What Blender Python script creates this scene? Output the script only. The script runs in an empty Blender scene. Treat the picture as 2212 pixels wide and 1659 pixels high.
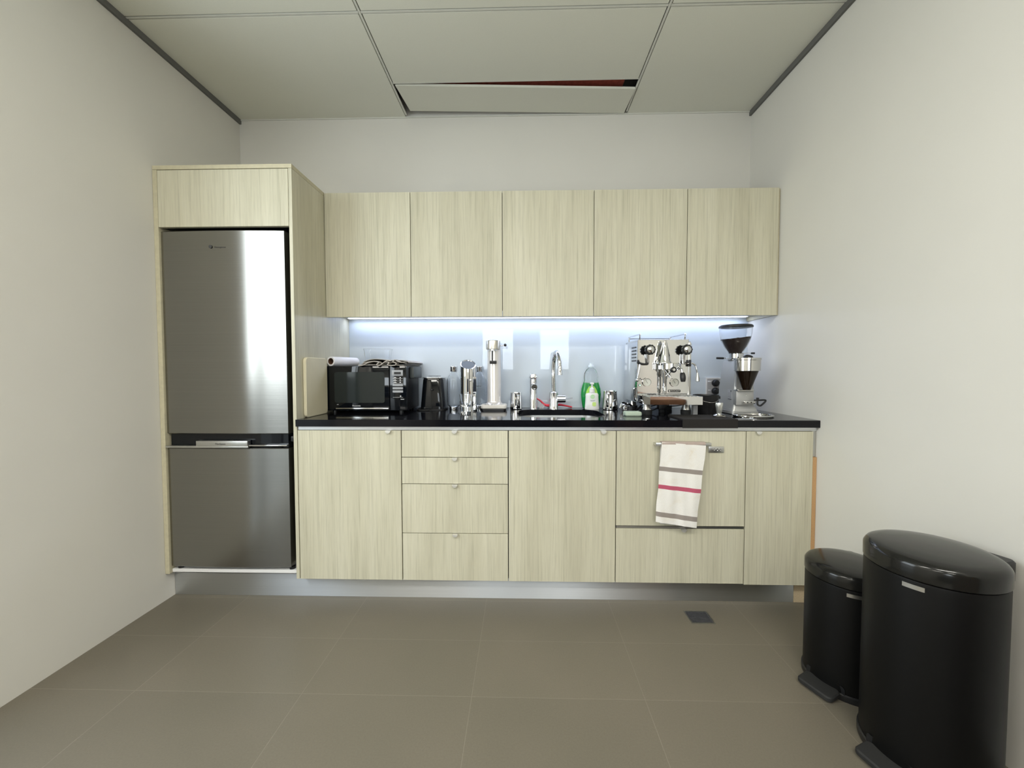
import bpy, bmesh, math, random
from mathutils import Vector, Matrix
random.seed(7)
C = bpy.context.scene.collection
S = bpy.context.scene
PI = math.pi

# ------------------------------------------------------------------ camera
CAM = Vector((.1326, -2.4742, 1.1199)); YAW, PITCH, ROLL, FPX = .0246, .036, -.0014, 865.34
fw = Vector((-math.sin(YAW)*math.cos(PITCH), math.cos(YAW)*math.cos(PITCH), -math.sin(PITCH)))
rt = Vector((math.cos(YAW), math.sin(YAW), 0)); up = rt.cross(fw)
rt2 = rt*math.cos(ROLL)+up*math.sin(ROLL); up2 = -rt*math.sin(ROLL)+up*math.cos(ROLL)
cd = bpy.data.cameras.new('camera'); cam = bpy.data.objects.new('camera', cd); C.objects.link(cam)
cd.sensor_fit = 'HORIZONTAL'; cd.sensor_width = 36; cd.lens = FPX/2212*36; cd.clip_start = .02
M = Matrix((rt2, up2, -fw)).transposed().to_4x4(); M.translation = CAM
cam.matrix_world = M
S.camera = cam

# ------------------------------------------------------------------ view, world, lights
S.view_settings.view_transform = 'Standard'; S.view_settings.look = 'None'
S.view_settings.gamma = 1; S.view_settings.use_curve_mapping = False
S.view_settings.exposure = 0.15
w = bpy.data.worlds.new('world'); S.world = w; w.use_nodes = True
nt = w.node_tree; nt.nodes.clear()
wo = nt.nodes.new('ShaderNodeOutputWorld'); bg = nt.nodes.new('ShaderNodeBackground')
tc = nt.nodes.new('ShaderNodeTexCoord'); sp = nt.nodes.new('ShaderNodeSeparateXYZ'); rp = nt.nodes.new('ShaderNodeValToRGB')
nt.links.new(tc.outputs['Generated'], sp.inputs[0]); 
mr = nt.nodes.new('ShaderNodeMapRange'); mr.inputs[1].default_value = -1; mr.inputs[2].default_value = 1
nt.links.new(sp.outputs[2], mr.inputs[0]); nt.links.new(mr.outputs[0], rp.inputs[0])
e = rp.color_ramp.elements
e[0].position = .30; e[0].color = (.30, .32, .32, 1)
e[1].position = 1.0; e[1].color = (.62, .80, 1.0, 1)
k = e.new(.49); k.color = (.45, .50, .50, 1)
k = e.new(.51); k.color = (.92, .97, 1.0, 1)
nt.links.new(rp.outputs[0], bg.inputs[0]); bg.inputs[1].default_value = 1.6
nt.links.new(bg.outputs[0], wo.inputs[0])

def area(name, loc, rot, sx, sy, power, col, portal=False, spread=None):
    l = bpy.data.lights.new(name, 'AREA'); l.shape = 'RECTANGLE'; l.size = sx; l.size_y = sy
    l.energy = power; l.color = col
    if spread: l.spread = spread
    o = bpy.data.objects.new(name, l); C.objects.link(o); o.location = loc; o.rotation_euler = rot
    return o
# daylight entering by the tall left window, the rear windows and the side window of the deep room behind
area('daylight_left_window', (-1.74, -1.86, 1.74), (0, -PI/2, 0), 1.38, 1.1, 27, (.86, .95, 1.0))
area('daylight_rear_window', (-.35, -5.62, 1.50), (PI/2, 0, 0), .66, .86, 15, (.86, .94, 1.0))
area('daylight_rear_window', (.79, -5.62, 1.50), (PI/2, 0, 0), .66, .86, 15, (.86, .94, 1.0))
# fill light, added as unseen ceiling panels behind the camera
FILL_PANELS = [(-.9, -2.75), (.85, -2.75), (-.9, -4.3), (.85, -4.3)]
for x, y in FILL_PANELS:
    area('ceiling_fill_light', (x, y, 2.63), (0, 0, 0), 1.1, .28, 24, (1.0, .965, .89))

# ------------------------------------------------------------------ mesh helpers
def bm_new(): return bmesh.new()
def box(bm, x0, x1, y0, y1, z0, z1, bev=0, seg=2):
    m = Matrix.Diagonal((x1-x0, y1-y0, z1-z0, 1)); m.translation = ((x0+x1)/2, (y0+y1)/2, (z0+z1)/2)
    r = bmesh.ops.create_cube(bm, size=1, matrix=m)
    if bev:
        es = set()
        for v in r['verts']:
            for ed in v.link_edges: es.add(ed)
        bmesh.ops.bevel(bm, geom=list(es), offset=bev, segments=seg, profile=.5, affect='EDGES')
    return bm
def B(*a, **k): return box(bm_new(), *a, **k)
def ring(bm, c, ax1, ax2, r1, r2=None, n=32):
    r2 = r1 if r2 is None else r2
    return [bm.verts.new(c + ax1*(r1*math.cos(2*PI*i/n)) + ax2*(r2*math.sin(2*PI*i/n))) for i in range(n)]
def bridge(bm, a, b):
    n = len(a)
    for i in range(n): bm.faces.new((a[i], a[(i+1) % n], b[(i+1) % n], b[i]))
def frame(d):
    d = d.normalized(); t = Vector((0, 0, 1)) if abs(d.z) < .9 else Vector((1, 0, 0))
    a = t.cross(d).normalized(); return a, d.cross(a)
def lathe(bm, prof, c=(0, 0, 0), axis=(0, 0, 1), n=40, capb=True, capt=True):
    """profile of (radius, distance along the axis)"""
    c = Vector(c); d = Vector(axis).normalized(); a, b = frame(d)
    rs = []
    for r, t in prof: rs.append(ring(bm, c+d*t, a, b, max(r, 1e-5), n=n))
    for i in range(len(rs)-1): bridge(bm, rs[i], rs[i+1])
    if capb: bm.faces.new(list(reversed(rs[0])))
    if capt: bm.faces.new(rs[-1])
    return bm
def L(*a, **k): return lathe(bm_new(), *a, **k)
def cyl(bm, p0, p1, r0, r1=None, n=28):
    p0 = Vector(p0); p1 = Vector(p1); r1 = r0 if r1 is None else r1
    return lathe(bm, [(r0, 0), (r1, (p1-p0).length)], p0, p1-p0, n)
def catmull(pts, k=8):
    pts = [Vector(p) for p in pts]; out = []
    P = [2*pts[0]-pts[1]]+pts+[2*pts[-1]-pts[-2]]
    for i in range(1, len(P)-2):
        for j in range(k):
            t = j/k; a, b, c, d = P[i-1], P[i], P[i+1], P[i+2]
            out.append(.5*((2*b)+(c-a)*t+(2*a-5*b+4*c-d)*t*t+(3*b-a-3*c+d)*t**3))
    out.append(pts[-1]); return out
def tube(bm, pts, r, n=14, smooth=True, k=8):
    P = catmull(pts, k) if smooth else [Vector(p) for p in pts]
    m = len(P); rr = r if callable(r) else (lambda t: r)
    d0 = (P[1]-P[0]).normalized(); a, b = frame(d0); rs = []
    for i, p in enumerate(P):
        d = (P[min(i+1, m-1)]-P[max(i-1, 0)]).normalized()
        a = (a-d*a.dot(d)).normalized(); b = d.cross(a)
        rs.append(ring(bm, p, a, b, rr(i/(m-1)), n=n))
    for i in range(m-1): bridge(bm, rs[i], rs[i+1])
    bm.faces.new(list(reversed(rs[0]))); bm.faces.new(rs[-1])
    return bm
def T(*a, **k): return tube(bm_new(), *a, **k)
def rrect(x0, x1, y0, y1, r, k=8):
    out = []
    for cx, cy, a0 in ((x1-r, y1-r, 0), (x0+r, y1-r, PI/2), (x0+r, y0+r, PI), (x1-r, y0+r, 1.5*PI)):
        for i in range(k+1):
            a = a0+PI/2*i/k; out.append((cx+r*math.cos(a), cy+r*math.sin(a)))
    return out
def prism(bm, loop, h0, h1, plane='xy', shrink=0):
    """extrude a 2-D loop; plane xy -> along z, xz -> along y, yz -> along x"""
    f = {'xy': lambda u, v, h: (u, v, h), 'xz': lambda u, v, h: (u, h, v), 'yz': lambda u, v, h: (h, u, v)}[plane]
    a = [bm.verts.new(f(u, v, h0)) for u, v in loop]; b = [bm.verts.new(f(u, v, h1)) for u, v in loop]
    bridge(bm, a, b); bm.faces.new(list(reversed(a))); bm.faces.new(b)
    return bm
def loft(bm, loops):
    rs = [[bm.verts.new(p) for p in lp] for lp in loops]
    for i in range(len(rs)-1): bridge(bm, rs[i], rs[i+1])
    bm.faces.new(list(reversed(rs[0]))); bm.faces.new(rs[-1])
    return bm

def obj(name, bm, m, parent=None, world=True, smooth=True, angle=35, fixn=True):
    """link the bmesh as one object; coordinates are world ones unless world=False"""
    if fixn: bmesh.ops.recalc_face_normals(bm, faces=bm.faces)
    root = parent
    off = Vector((0, 0, 0))
    while root is not None:
        if root.type == 'EMPTY': off = Vector(root.location)
        root = root.parent
    if parent is not None and world: bmesh.ops.translate(bm, verts=bm.verts, vec=-off)
    me = bpy.data.meshes.new(name); bm.to_mesh(me); bm.free()
    if smooth:
        me.shade_smooth(); me.set_sharp_from_angle(angle=math.radians(angle))
    for mm in (m if isinstance(m, (list, tuple)) else [m]): me.materials.append(mm)
    o = bpy.data.objects.new(name, me); C.objects.link(o)
    if parent is not None: o.parent = parent
    return o
def thing(name, label, cat, loc=(0, 0, 0), rotz=0, group=None):
    o = bpy.data.objects.new(name, None); C.objects.link(o); o.empty_display_size = .05
    o.location = loc; o.rotation_euler = (0, 0, rotz); o['label'] = label; o['category'] = cat
    if group: o['group'] = group
    return o
def tag(o, label, cat, group=None):
    o['label'] = label; o['category'] = cat
    if group: o['group'] = group
    return o
def struct(name, bm, m, **k):
    o = obj(name, bm, m, **k); o['kind'] = 'structure'; return o
def text(name, s, size, loc, rot, m, parent, ext=.0004, align='CENTER', sx=1.0):
    cu = bpy.data.curves.new(name, 'FONT'); cu.body = s; cu.size = size; cu.extrude = ext; cu.align_x = align; cu.align_y = 'CENTER'
    o = bpy.data.objects.new(name+'_tmp', cu); C.objects.link(o)
    dg = bpy.context.evaluated_depsgraph_get()
    me = bpy.data.meshes.new_from_object(o.evaluated_get(dg)); bpy.data.objects.remove(o)
    me.transform(Matrix.Diagonal((sx, 1, 1, 1)))
    me.name = name; me.materials.clear(); me.materials.append(m)
    t = bpy.data.objects.new(name, me); C.objects.link(t); t.parent = parent
    root = parent; off = Vector((0, 0, 0))
    while root is not None:
        if root.type == 'EMPTY': off = Vector(root.location)
        root = root.parent
    t.location = Vector(loc)-off; t.rotation_euler = rot
    return t
def copy_tree(o, parent=None):
    c = o.copy(); C.objects.link(c); c.parent = parent
    for ch in [q for q in bpy.data.objects if q.parent == o and q != c]: copy_tree(ch, c)
    return c

# ------------------------------------------------------------------ materials
def mat(name, col, rough=.5, metal=0, spec=.5, trans=0, ior=1.45, emit=None, es=0, coat=0, alpha=1, aniso=0, sub=0):
    m = bpy.data.materials.new(name); m.use_nodes = True; p = m.node_tree.nodes['Principled BSDF']
    p.inputs['Base Color'].default_value = (*col, 1); p.inputs['Roughness'].default_value = rough
    p.inputs['Metallic'].default_value = metal; p.inputs['Specular IOR Level'].default_value = spec
    p.inputs['Transmission Weight'].default_value = trans; p.inputs['IOR'].default_value = ior
    p.inputs['Coat Weight'].default_value = coat; p.inputs['Alpha'].default_value = alpha
    p.inputs['Anisotropic'].default_value = aniso
    if sub: p.inputs['Subsurface Weight'].default_value = sub; p.inputs['Subsurface Radius'].default_value = (.01, .01, .01)
    if emit: p.inputs['Emission Color'].default_value = (*emit, 1); p.inputs['Emission Strength'].default_value = es
    return m
def N(m, t): return m.node_tree.nodes.new(t)
def LK(m, a, b): m.node_tree.links.new(a, b)
def P(m): return m.node_tree.nodes['Principled BSDF']
def coords(m, scale=(1, 1, 1), loc=(0, 0, 0), kind='Object'):
    t = N(m, 'ShaderNodeTexCoord'); mp = N(m, 'ShaderNodeMapping')
    mp.inputs['Scale'].default_value = scale; mp.inputs['Location'].default_value = loc
    LK(m, t.outputs[kind], mp.inputs[0]); return mp.outputs[0]
def noise(m, vec, scale, detail=4, rough=.5):
    n = N(m, 'ShaderNodeTexNoise'); n.inputs['Scale'].default_value = scale; n.inputs['Detail'].default_value = detail
    n.inputs['Roughness'].default_value = rough; LK(m, vec, n.inputs['Vector']); return n.outputs['Fac']
def ramp(m, fac, stops):
    r = N(m, 'ShaderNodeValToRGB'); el = r.color_ramp.elements
    el[0].position, el[0].color = stops[0][0], (*stops[0][1], 1)
    el[1].position, el[1].color = stops[-1][0], (*stops[-1][1], 1)
    for p, c in stops[1:-1]:
        q = el.new(p); q.color = (*c, 1)
    LK(m, fac, r.inputs[0]); return r.outputs[0]
def mix(m, fac, a, b, mode='MIX'):
    x = N(m, 'ShaderNodeMix'); x.data_type = 'RGBA'; x.blend_type = mode
    for s, v in ((0, fac), (6, a), (7, b)):
        if hasattr(v, 'links') or hasattr(v, 'is_output'): LK(m, v, x.inputs[s])
        elif s == 0: x.inputs[0].default_value = v
        else: x.inputs[s].default_value = (*v, 1)
    return x.outputs[2]
def bump(m, h, strength=.2, dist=.001):
    b = N(m, 'ShaderNodeBump'); b.inputs['Strength'].default_value = strength; b.inputs['Distance'].default_value = dist
    LK(m, h, b.inputs['Height']); LK(m, b.outputs[0], P(m).inputs['Normal'])
def speckled(name, col, var=.04, scale=40, rough=.6, **k):
    m = mat(name, col, rough, **k); f = noise(m, coords(m), scale, 3)
    lo = tuple(c*(1-var) for c in col); hi = tuple(min(1, c*(1+var)) for c in col)
    LK(m, ramp(m, f, [(.3, lo), (.7, hi)]), P(m).inputs['Base Color']); return m

def wood_mat(name, base, dark, light, shift=0.0):
    m = mat(name, base, .42, spec=.35)
    oi = N(m, 'ShaderNodeObjectInfo'); t = N(m, 'ShaderNodeTexCoord'); ad = N(m, 'ShaderNodeVectorMath'); ad.operation = 'ADD'
    sc = N(m, 'ShaderNodeVectorMath'); sc.operation = 'SCALE'; sc.inputs[0].default_value = (17.3, 9.1, 5.7)
    LK(m, oi.outputs['Random'], sc.inputs['Scale'])
    LK(m, t.outputs['Object'], ad.inputs[0]); LK(m, sc.outputs[0], ad.inputs[1])
    def mp(s):
        q = N(m, 'ShaderNodeMapping'); q.inputs['Scale'].default_value = s; LK(m, ad.outputs[0], q.inputs[0]); return q.outputs[0]
    f1 = noise(m, mp((9, 9, .8)), 1.0, 5, .55)
    f2 = noise(m, mp((110, 110, 2.4)), 1.0, 4, .6)
    f3 = noise(m, mp((260, 260, 7)), 1.0, 3, .6)
    c1 = ramp(m, f1, [(.32, dark), (.5, base), (.68, light)])
    c2 = ramp(m, f2, [(.30, (.83, .83, .81)), (.50, (1, 1, 1)), (.8, (1.04, 1.04, 1.03))])
    c3 = ramp(m, f3, [(.30, (.86, .85, .83)), (.5, (1, 1, 1))])
    x = mix(m, 1.0, c1, c2, 'MULTIPLY'); x = mix(m, .8, x, c3, 'MULTIPLY')
    LK(m, x, P(m).inputs['Base Color']); bump(m, f3, .05, .0005)
    return m
WOOD = wood_mat('pale_limed_wood_laminate', (.555, .530, .408), (.50, .475, .36), (.60, .575, .452))
EDGE = speckled('pale_wood_edge', (.52, .48, .34), .06, 60, .5)
MDF = speckled('raw_particle_board', (.50, .30, .14), .12, 300, .8)
WALL = speckled('matte_wall_paint', (.69, .675, .625), .012, 3, .75, spec=.25)
CEIL = speckled('ceiling_tile_board', (.74, .74, .655), .02, 400, .9, spec=.2)
TBAR = mat('white_ceiling_bar', (.66, .66, .60), .5)
SHAD = mat('painted_shadow_gap', (.14, .14, .13), .7)
VOID = mat('dark_ceiling_void', (.03, .03, .03), .9)
RUST = speckled('red_brown_primer', (.40, .09, .06), .2, 60, .7)
def floor_mat():
    m = mat('brown_grey_floor_tile', (.2, .18, .15), .42, spec=.4)
    v = coords(m, (1, 1, 1), (.04, .86, 0))
    b = N(m, 'ShaderNodeTexBrick'); b.offset = 0; b.squash = 1
    b.inputs['Scale'].default_value = 1; b.inputs['Brick Width'].default_value = .59; b.inputs['Row Height'].default_value = .285
    b.inputs['Mortar Size'].default_value = .0016; b.inputs['Mortar Smooth'].default_value = .3
    b.inputs['Color1'].default_value = (.160, .142, .110, 1); b.inputs['Color2'].default_value = (.150, .134, .104, 1)
    b.inputs['Mortar'].default_value = (.190, .171, .135, 1); LK(m, v, b.inputs['Vector'])
    f = noise(m, coords(m), 180, 4, .6); g = noise(m, coords(m), 2.2, 3)
    c = mix(m, 1, b.outputs['Color'], ramp(m, f, [(.3, (.93, .93, .93)), (.7, (1.05, 1.05, 1.05))]), 'MULTIPLY')
    c = mix(m, 1, c, ramp(m, g, [(.3, (.94, .95, .93)), (.7, (1.04, 1.03, 1.02))]), 'MULTIPLY')
    LK(m, c, P(m).inputs['Base Color'])
    inv = N(m, 'ShaderNodeMath'); inv.operation = 'SUBTRACT'; inv.inputs[0].default_value = 1; LK(m, b.outputs['Fac'], inv.inputs[1])
    bump(m, inv.outputs[0], .3, .001); return m
FLOOR = floor_mat()
def stone():
    m = mat('polished_black_stone', (.008, .008, .010), .09, spec=.35)
    v = N(m, 'ShaderNodeTexVoronoi'); v.inputs['Scale'].default_value = 420; LK(m, coords(m), v.inputs['Vector'])
    LK(m, ramp(m, v.outputs['Distance'], [(.0, (.022, .024, .030)), (.25, (.005, .005, .007))]), P(m).inputs['Base Color']); return m
STONE = stone()
STONE_EDGE = mat('honed_black_stone', (.014, .014, .016), .35)
SPLASH = mat('pale_blue_grey_painted_glass', (.57, .63, .68), .015, spec=.45)
CHROME = mat('polished_chrome', (.68, .68, .68), .03, 1)
STEEL = mat('mirror_stainless_steel', (.66, .65, .63), .12, 1)
SATIN = mat('satin_aluminium', (.62, .62, .60), .32, 1)
def brushed(name, col, rough, s=(1.5, 1.5, 900)):
    m = mat(name, col, rough, 1); f = noise(m, coords(m, s), 1, 3)
    LK(m, ramp(m, f, [(.3, tuple(c*.95 for c in col)), (.7, tuple(min(1, c*1.04) for c in col))]), P(m).inputs['Base Color'])
    mrn = N(m, 'ShaderNodeMapRange'); mrn.inputs[3].default_value = rough*.88; mrn.inputs[4].default_value = rough*1.12
    LK(m, f, mrn.inputs[0]); LK(m, mrn.outputs[0], P(m).inputs['Roughness']); return m
FRIDGE = brushed('brushed_stainless_fridge', (.30, .295, .275), .21)
P(FRIDGE).inputs['Anisotropic'].default_value = .9; P(FRIDGE).inputs['Anisotropic Rotation'].default_value = .25
KICK = brushed('brushed_aluminium_kick', (.66, .68, .70), .38)
P(KICK).inputs['Anisotropic'].default_value = .95; P(KICK).inputs['Anisotropic Rotation'].default_value = .25
RAIL = mat('aluminium_rail', (.72, .74, .76), .35, 1)
BLACK = mat('black_plastic', (.012, .012, .013), .38)
GLOSS = mat('gloss_black', (.003, .004, .006), .04, spec=.48)
MATTE = mat('matte_black_rubber', (.016, .016, .016), .7)
CABLE = mat('black_cable', (.01, .01, .01), .5)
DARKG = mat('dark_grey_plastic', (.06, .07, .07), .4)
WHITE = mat('white_plastic', (.78, .78, .77), .3)
WARMW = mat('warm_white_enamel', (.74, .71, .66), .3)
CREAM = speckled('cream_cutting_board', (.66, .61, .44), .04, 8, .5)
PAPER = mat('white_baking_paper', (.80, .79, .80), .7)
CARD = mat('brown_cardboard', (.11, .055, .03), .8)
GREYP = mat('grey_button_plastic', (.34, .35, .37), .4)
PRINT = mat('light_print', (.62, .62, .63), .5)
DARKPRINT = mat('dark_print', (.05, .05, .05), .5)
WINDOWG = mat('dark_oven_window', (.014, .019, .019), .05, spec=.45)
GLASS = mat('clear_glass', (.98, .99, 1.0), .02, trans=1, ior=1.45)
CLEARP = mat('clear_plastic', (.97, .98, .99), .08, trans=1, ior=1.25)
RED = mat('red_plastic', (.62, .03, .05), .35)
GREENL = mat('green_detergent', (.02, .50, .10), .08, trans=.35, ior=1.36)
LIME = mat('lime_label', (.42, .74, .12), .5)
PALEG = mat('pale_green_print', (.45, .72, .40), .5)
LIMEP = mat('lime_leaf_print', (.55, .74, .22), .5)
SPONGE = speckled('pale_green_sponge', (.42, .50, .40), .12, 260, .95)
GREYLINEN = speckled('grey_linen_cloth', (.42, .39, .35), .06, 500, .9)
SILVER = mat('silver_painted_metal', (.46, .46, .45), .38, .55)
DIAL = mat('gauge_dial', (.62, .62, .56), .35)
BEANS = speckled('coffee_beans', (.022, .011, .008), .5, 260, .55)
GROUND = mat('ground_coffee', (.012, .007, .004), .15, spec=.4)
BRICKR = mat('brown_chrome_reflection', (.3, .2, .15), .3)
LEDM = mat('led_diffuser', (.9, .9, .95), .4, emit=(.80, .86, 1.0), es=7)
PANELM = mat('fill_panel_diffuser', (.9, .9, .88), .5, emit=(1.0, .95, .86), es=2.2)
BROWNF = speckled('brown_felt_mat', (.012, .010, .009), .15, 300, .85)
BINB = mat('black_painted_steel', (.004, .004, .004), .45, spec=.22)
BINL = mat('black_satin_lid', (.010, .010, .009), .14, spec=.40)
DRAIN = speckled('floor_drain_grate', (.05, .05, .055), .3, 120, .5)

# ------------------------------------------------------------------ room shell
XL, XR, ZC = -1.6, 1.498, 2.652
YB = -5.6
struct('floor', B(XL-.2, XR+.2, YB-.2, .2, -.06, 0), FLOOR, smooth=False)
struct('wall_back', B(XL-.2, XR+.2, 0, .15, 0, 3.0), WALL, smooth=False)
struct('wall_right', B(XR, XR+.15, YB-.2, 0, 0, 3.0), WALL, smooth=False)
WY0, WY1, WZ0, WZ1 = -1.30, -2.42, .04, 2.46
bm = B(XL-.15, XL, WY0, 0, 0, 3.0); box(bm, XL-.15, XL, YB-.2, WY1, 0, 3.0)
box(bm, XL-.15, XL, WY1, WY0, WZ1, 3.0); box(bm, XL-.15, XL, WY1, WY0, 0, WZ0)
struct('wall_left', bm, WALL, smooth=False)
RW = [(-.70, 0.0), (.46, 1.12)]; RZ0, RZ1 = 1.08, 1.95
bm = bm_new(); xs = [XL-.15]+[v for a in RW for v in a]+[XR+.15]
for i in range(0, len(xs), 2): box(bm, xs[i], xs[i+1], YB-.15, YB, 0, 3.0)
for a, b in RW: box(bm, a, b, YB-.15, YB, 0, RZ0); box(bm, a, b, YB-.15, YB, RZ1, 3.0)
struct('wall_rear', bm, WALL, smooth=False)
WGL = mat('window_glass', (1, 1, 1), 0, trans=1, ior=1.0, spec=.2)
def window(name, horizontal, a, b, z0, z1, pos):
    f = bm_new(); t = .045
    if horizontal:   # in the rear wall
        box(f, a, a+t, pos-.09, pos-.02, z0, z1); box(f, b-t, b, pos-.09, pos-.02, z0, z1)
        box(f, a+t, b-t, pos-.09, pos-.02, z0, z0+t); box(f, a+t, b-t, pos-.09, pos-.02, z1-t, z1)
    else:
        box(f, pos-.10, pos-.03, a, a+t, z0, z1); box(f, pos-.10, pos-.03, b-t, b, z0, z1)
        box(f, pos-.10, pos-.03, a+t, b-t, z0, z0+t); box(f, pos-.10, pos-.03, a+t, b-t, z1-t, z1)
        box(f, pos-.10, pos-.03, b-.30, b-.27, z0+t, z1-t)
    return struct(name, f, SATIN, smooth=False)
window('window_1', False, WY1, WY0, WZ0, WZ1, XL)
window('window_2', True, RW[0][0], RW[0][1], RZ0, RZ1, YB)
window('window_3', True, RW[1][0], RW[1][1], RZ0, RZ1, YB)
# suspended ceiling: boards, bars between them and the dark void above
cx = [XL, -.563, .756, XR]
ys = [-.285 if False else 0.0, -.715, -1.385, -2.055, -2.725, -3.395, -4.065, -4.735, YB]
g = .0085
bm = bm_new()
for j in range(len(ys)-1):
    for i in range(3):
        y1 = ys[j]-g if j else -.004; y0 = ys[j+1]+g
        if i == 1 and j == 0: y1 = -.290
        box(bm, cx[i]+(g if i else .012), cx[i+1]-(g if i < 2 else .012), y0, y1, ZC, ZC+.012, .0012, 1)
struct('ceiling', bm, CEIL)
bm = B(XL-.1, XR+.1, YB-.1, .1, 3.0, 3.05); struct('ceiling', bm, VOID, smooth=False)
bm = bm_new()
for x in cx[1:3]: box(bm, x-.0045, x+.0045, YB, -.02, ZC-.0005, ZC+.006)
for i in range(3):
    for y in ys[1:-1]: box(bm, cx[i]+.006, cx[i+1]-.006, y-.0045, y+.0035, ZC-.001, ZC+.006)
box(bm, -.557, .750, -.292, -.286, ZC-.0005, ZC+.008)
struct('trim_1', bm, TBAR, smooth=False)
struct('trim_2', B(XL, XL+.012, YB, -.0, ZC-.026, ZC+.004), SHAD, smooth=False)  # dark strips along both side walls stand for shade in the ceiling gap
struct('trim_3', B(XR-.012, XR, YB, -.0, ZC-.026, ZC+.004), SHAD, smooth=False)
struct('trim_4', B(XL+.012, XR-.012, -.006, 0, ZC-.006, ZC+.004), TBAR, smooth=False)
# slipped board at the back, with the primed beam seen through its gap
bm = bm_new()
lo = [(-.549, -.276, ZC-.002), (.748, -.232, ZC-.014), (.742, -.010, ZC-.004), (-.530, -.050, ZC+.006)]
vb = [bm.verts.new(p) for p in lo]; vt = [bm.verts.new((p[0], p[1], p[2]+.012)) for p in lo]
bridge(bm, vb, vt); bm.faces.new(vb[::-1]); bm.faces.new(vt)
tag(obj('ceiling_tile', bm, CEIL, smooth=False), 'narrow ceiling board slipped out of line above the back wall', 'ceiling tile')
tag(obj('steel_beam', B(-.50, .690, -.33, -.17, 2.685, 2.80), RUST, smooth=False), 'red-brown beam seen through the gap in the ceiling', 'beam')
for i, (x, y) in enumerate(FILL_PANELS):
    t = thing('fill_light_panel', 'unseen ceiling panel added for fill light behind the camera', 'light', (x, y, 2.64), group='fill light panels added behind the camera')
    f = bm_new()
    for a in ((-.58, .58, -.16, -.143), (-.58, .58, .143, .16), (-.58, -.555, -.143, .143), (.555, .58, -.143, .143)):
        box(f, a[0], a[1], a[2], a[3], -.004, .010)
    obj('frame', f, WHITE, t, world=False, smooth=False)
    obj('diffuser', B(-.555, .555, -.143, .143, .002, .008), PANELM, t, world=False, smooth=False)

# furniture behind the camera; sofa and cupboard added to darken the chrome's reflections
BLACKM0 = mat('black_leg', (.02, .02, .02), .5); NAVY = mat('navy_fabric', (.012, .018, .035), .8); DWOOD = wood_mat('brown_table_wood', (.22, .10, .05), (.16, .07, .035), (.28, .13, .07)); DGREY = mat('dark_grey_laminate', (.03, .03, .034), .45)
t = thing('sofa', 'navy fabric sofa added behind the camera for dark reflections', 'sofa', (-.15, -5.1, 0))
obj('seat', B(-1.15, .85, -5.35, -4.65, .12, .45, .03), NAVY, t); obj('backrest', B(-1.15, .85, -5.52, -5.36, .12, .95, .03), NAVY, t)
for x in (-1.15, .69): obj('armrest', B(x-.005, x+.165, -5.35, -4.60, .455, .66, .02), NAVY, t)
for x in (-1.08, .78):
    for y in (-5.45, -4.75): obj('leg', B(x-.02, x+.02, y-.02, y+.02, 0, .119), BLACKM0, t)
t = thing('cupboard', 'tall dark grey cupboard added behind the camera for dark reflections', 'cupboard', (1.27, -3.5, 0))
obj('cabinet_box', B(1.05, 1.49, -3.95, -3.05, .02, 2.05), DGREY, t)
for a, b in ((-3.945, -3.503), (-3.497, -3.055)):
    d = obj('door', B(1.030, 1.049, a, b, .04, 2.04), DGREY, t); obj('handle', B(1.012, 1.029, (b-.05 if a < -3.6 else a+.03), (b-.03 if a < -3.6 else a+.05), .95, 1.15), SATIN, d)
obj('plinth', B(1.07, 1.48, -3.93, -3.07, 0, .0195), DGREY, t)
t = thing('sideboard', 'brown wooden sideboard on the right wall beside the camera', 'sideboard', (1.30, -2.45, 0))
obj('body', B(1.115, 1.49, -2.90, -1.96, .05, .83), DWOOD, t)
obj('top', B(1.10, 1.492, -2.915, -1.945, .831, .86), DWOOD, t)
for a, b in ((-2.895, -2.435), (-2.425, -1.965)): obj('door', B(1.098, 1.114, a, b, .06, .825), DWOOD, t)
for x in (1.15, 1.45):
    for y in (-2.86, -2.0): obj('leg', B(x-.02, x+.02, y-.02, y+.02, 0, .0495), BLACKM0, t)

# ------------------------------------------------------------------ cabinets
PX0, PX1 = -.9530, -.9370            # right side panel of the fridge housing
WT = .885                          # worktop height
t = thing('fridge_housing', 'tall pale wood housing around the steel fridge', 'cabinet', (-1.27, -.3, .13))
obj('side_panel', B(XL+.001, -1.5775, -.605, -.002, .130, 2.057, .001), EDGE, t, smooth=False)
obj('side_panel', B(PX0, PX1, -.605, -.002, .114, 2.057, .0008), WOOD, t, smooth=False)
obj('top_panel', B(XL+.001, PX1, -.605, -.002, 2.058, 2.077, .0008), EDGE, t, smooth=False)
obj('door', B(-1.576, PX0-.002, -.605, -.585, 1.792, 2.055, .001), WOOD, t, smooth=False)
obj('shelf', B(-1.5765, PX0-.001, -.590, -.002, .133, .149, .001), WHITE, t, smooth=False)
obj('cabinet_box', B(-1.572, PX0-.001, -.583, -.002, 1.795, 2.055), BLACK, t, smooth=False)
obj('back_panel', B(-1.572, PX0-.001, -.012, -.003, .150, 1.793), BLACK, t, smooth=False)

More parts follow.
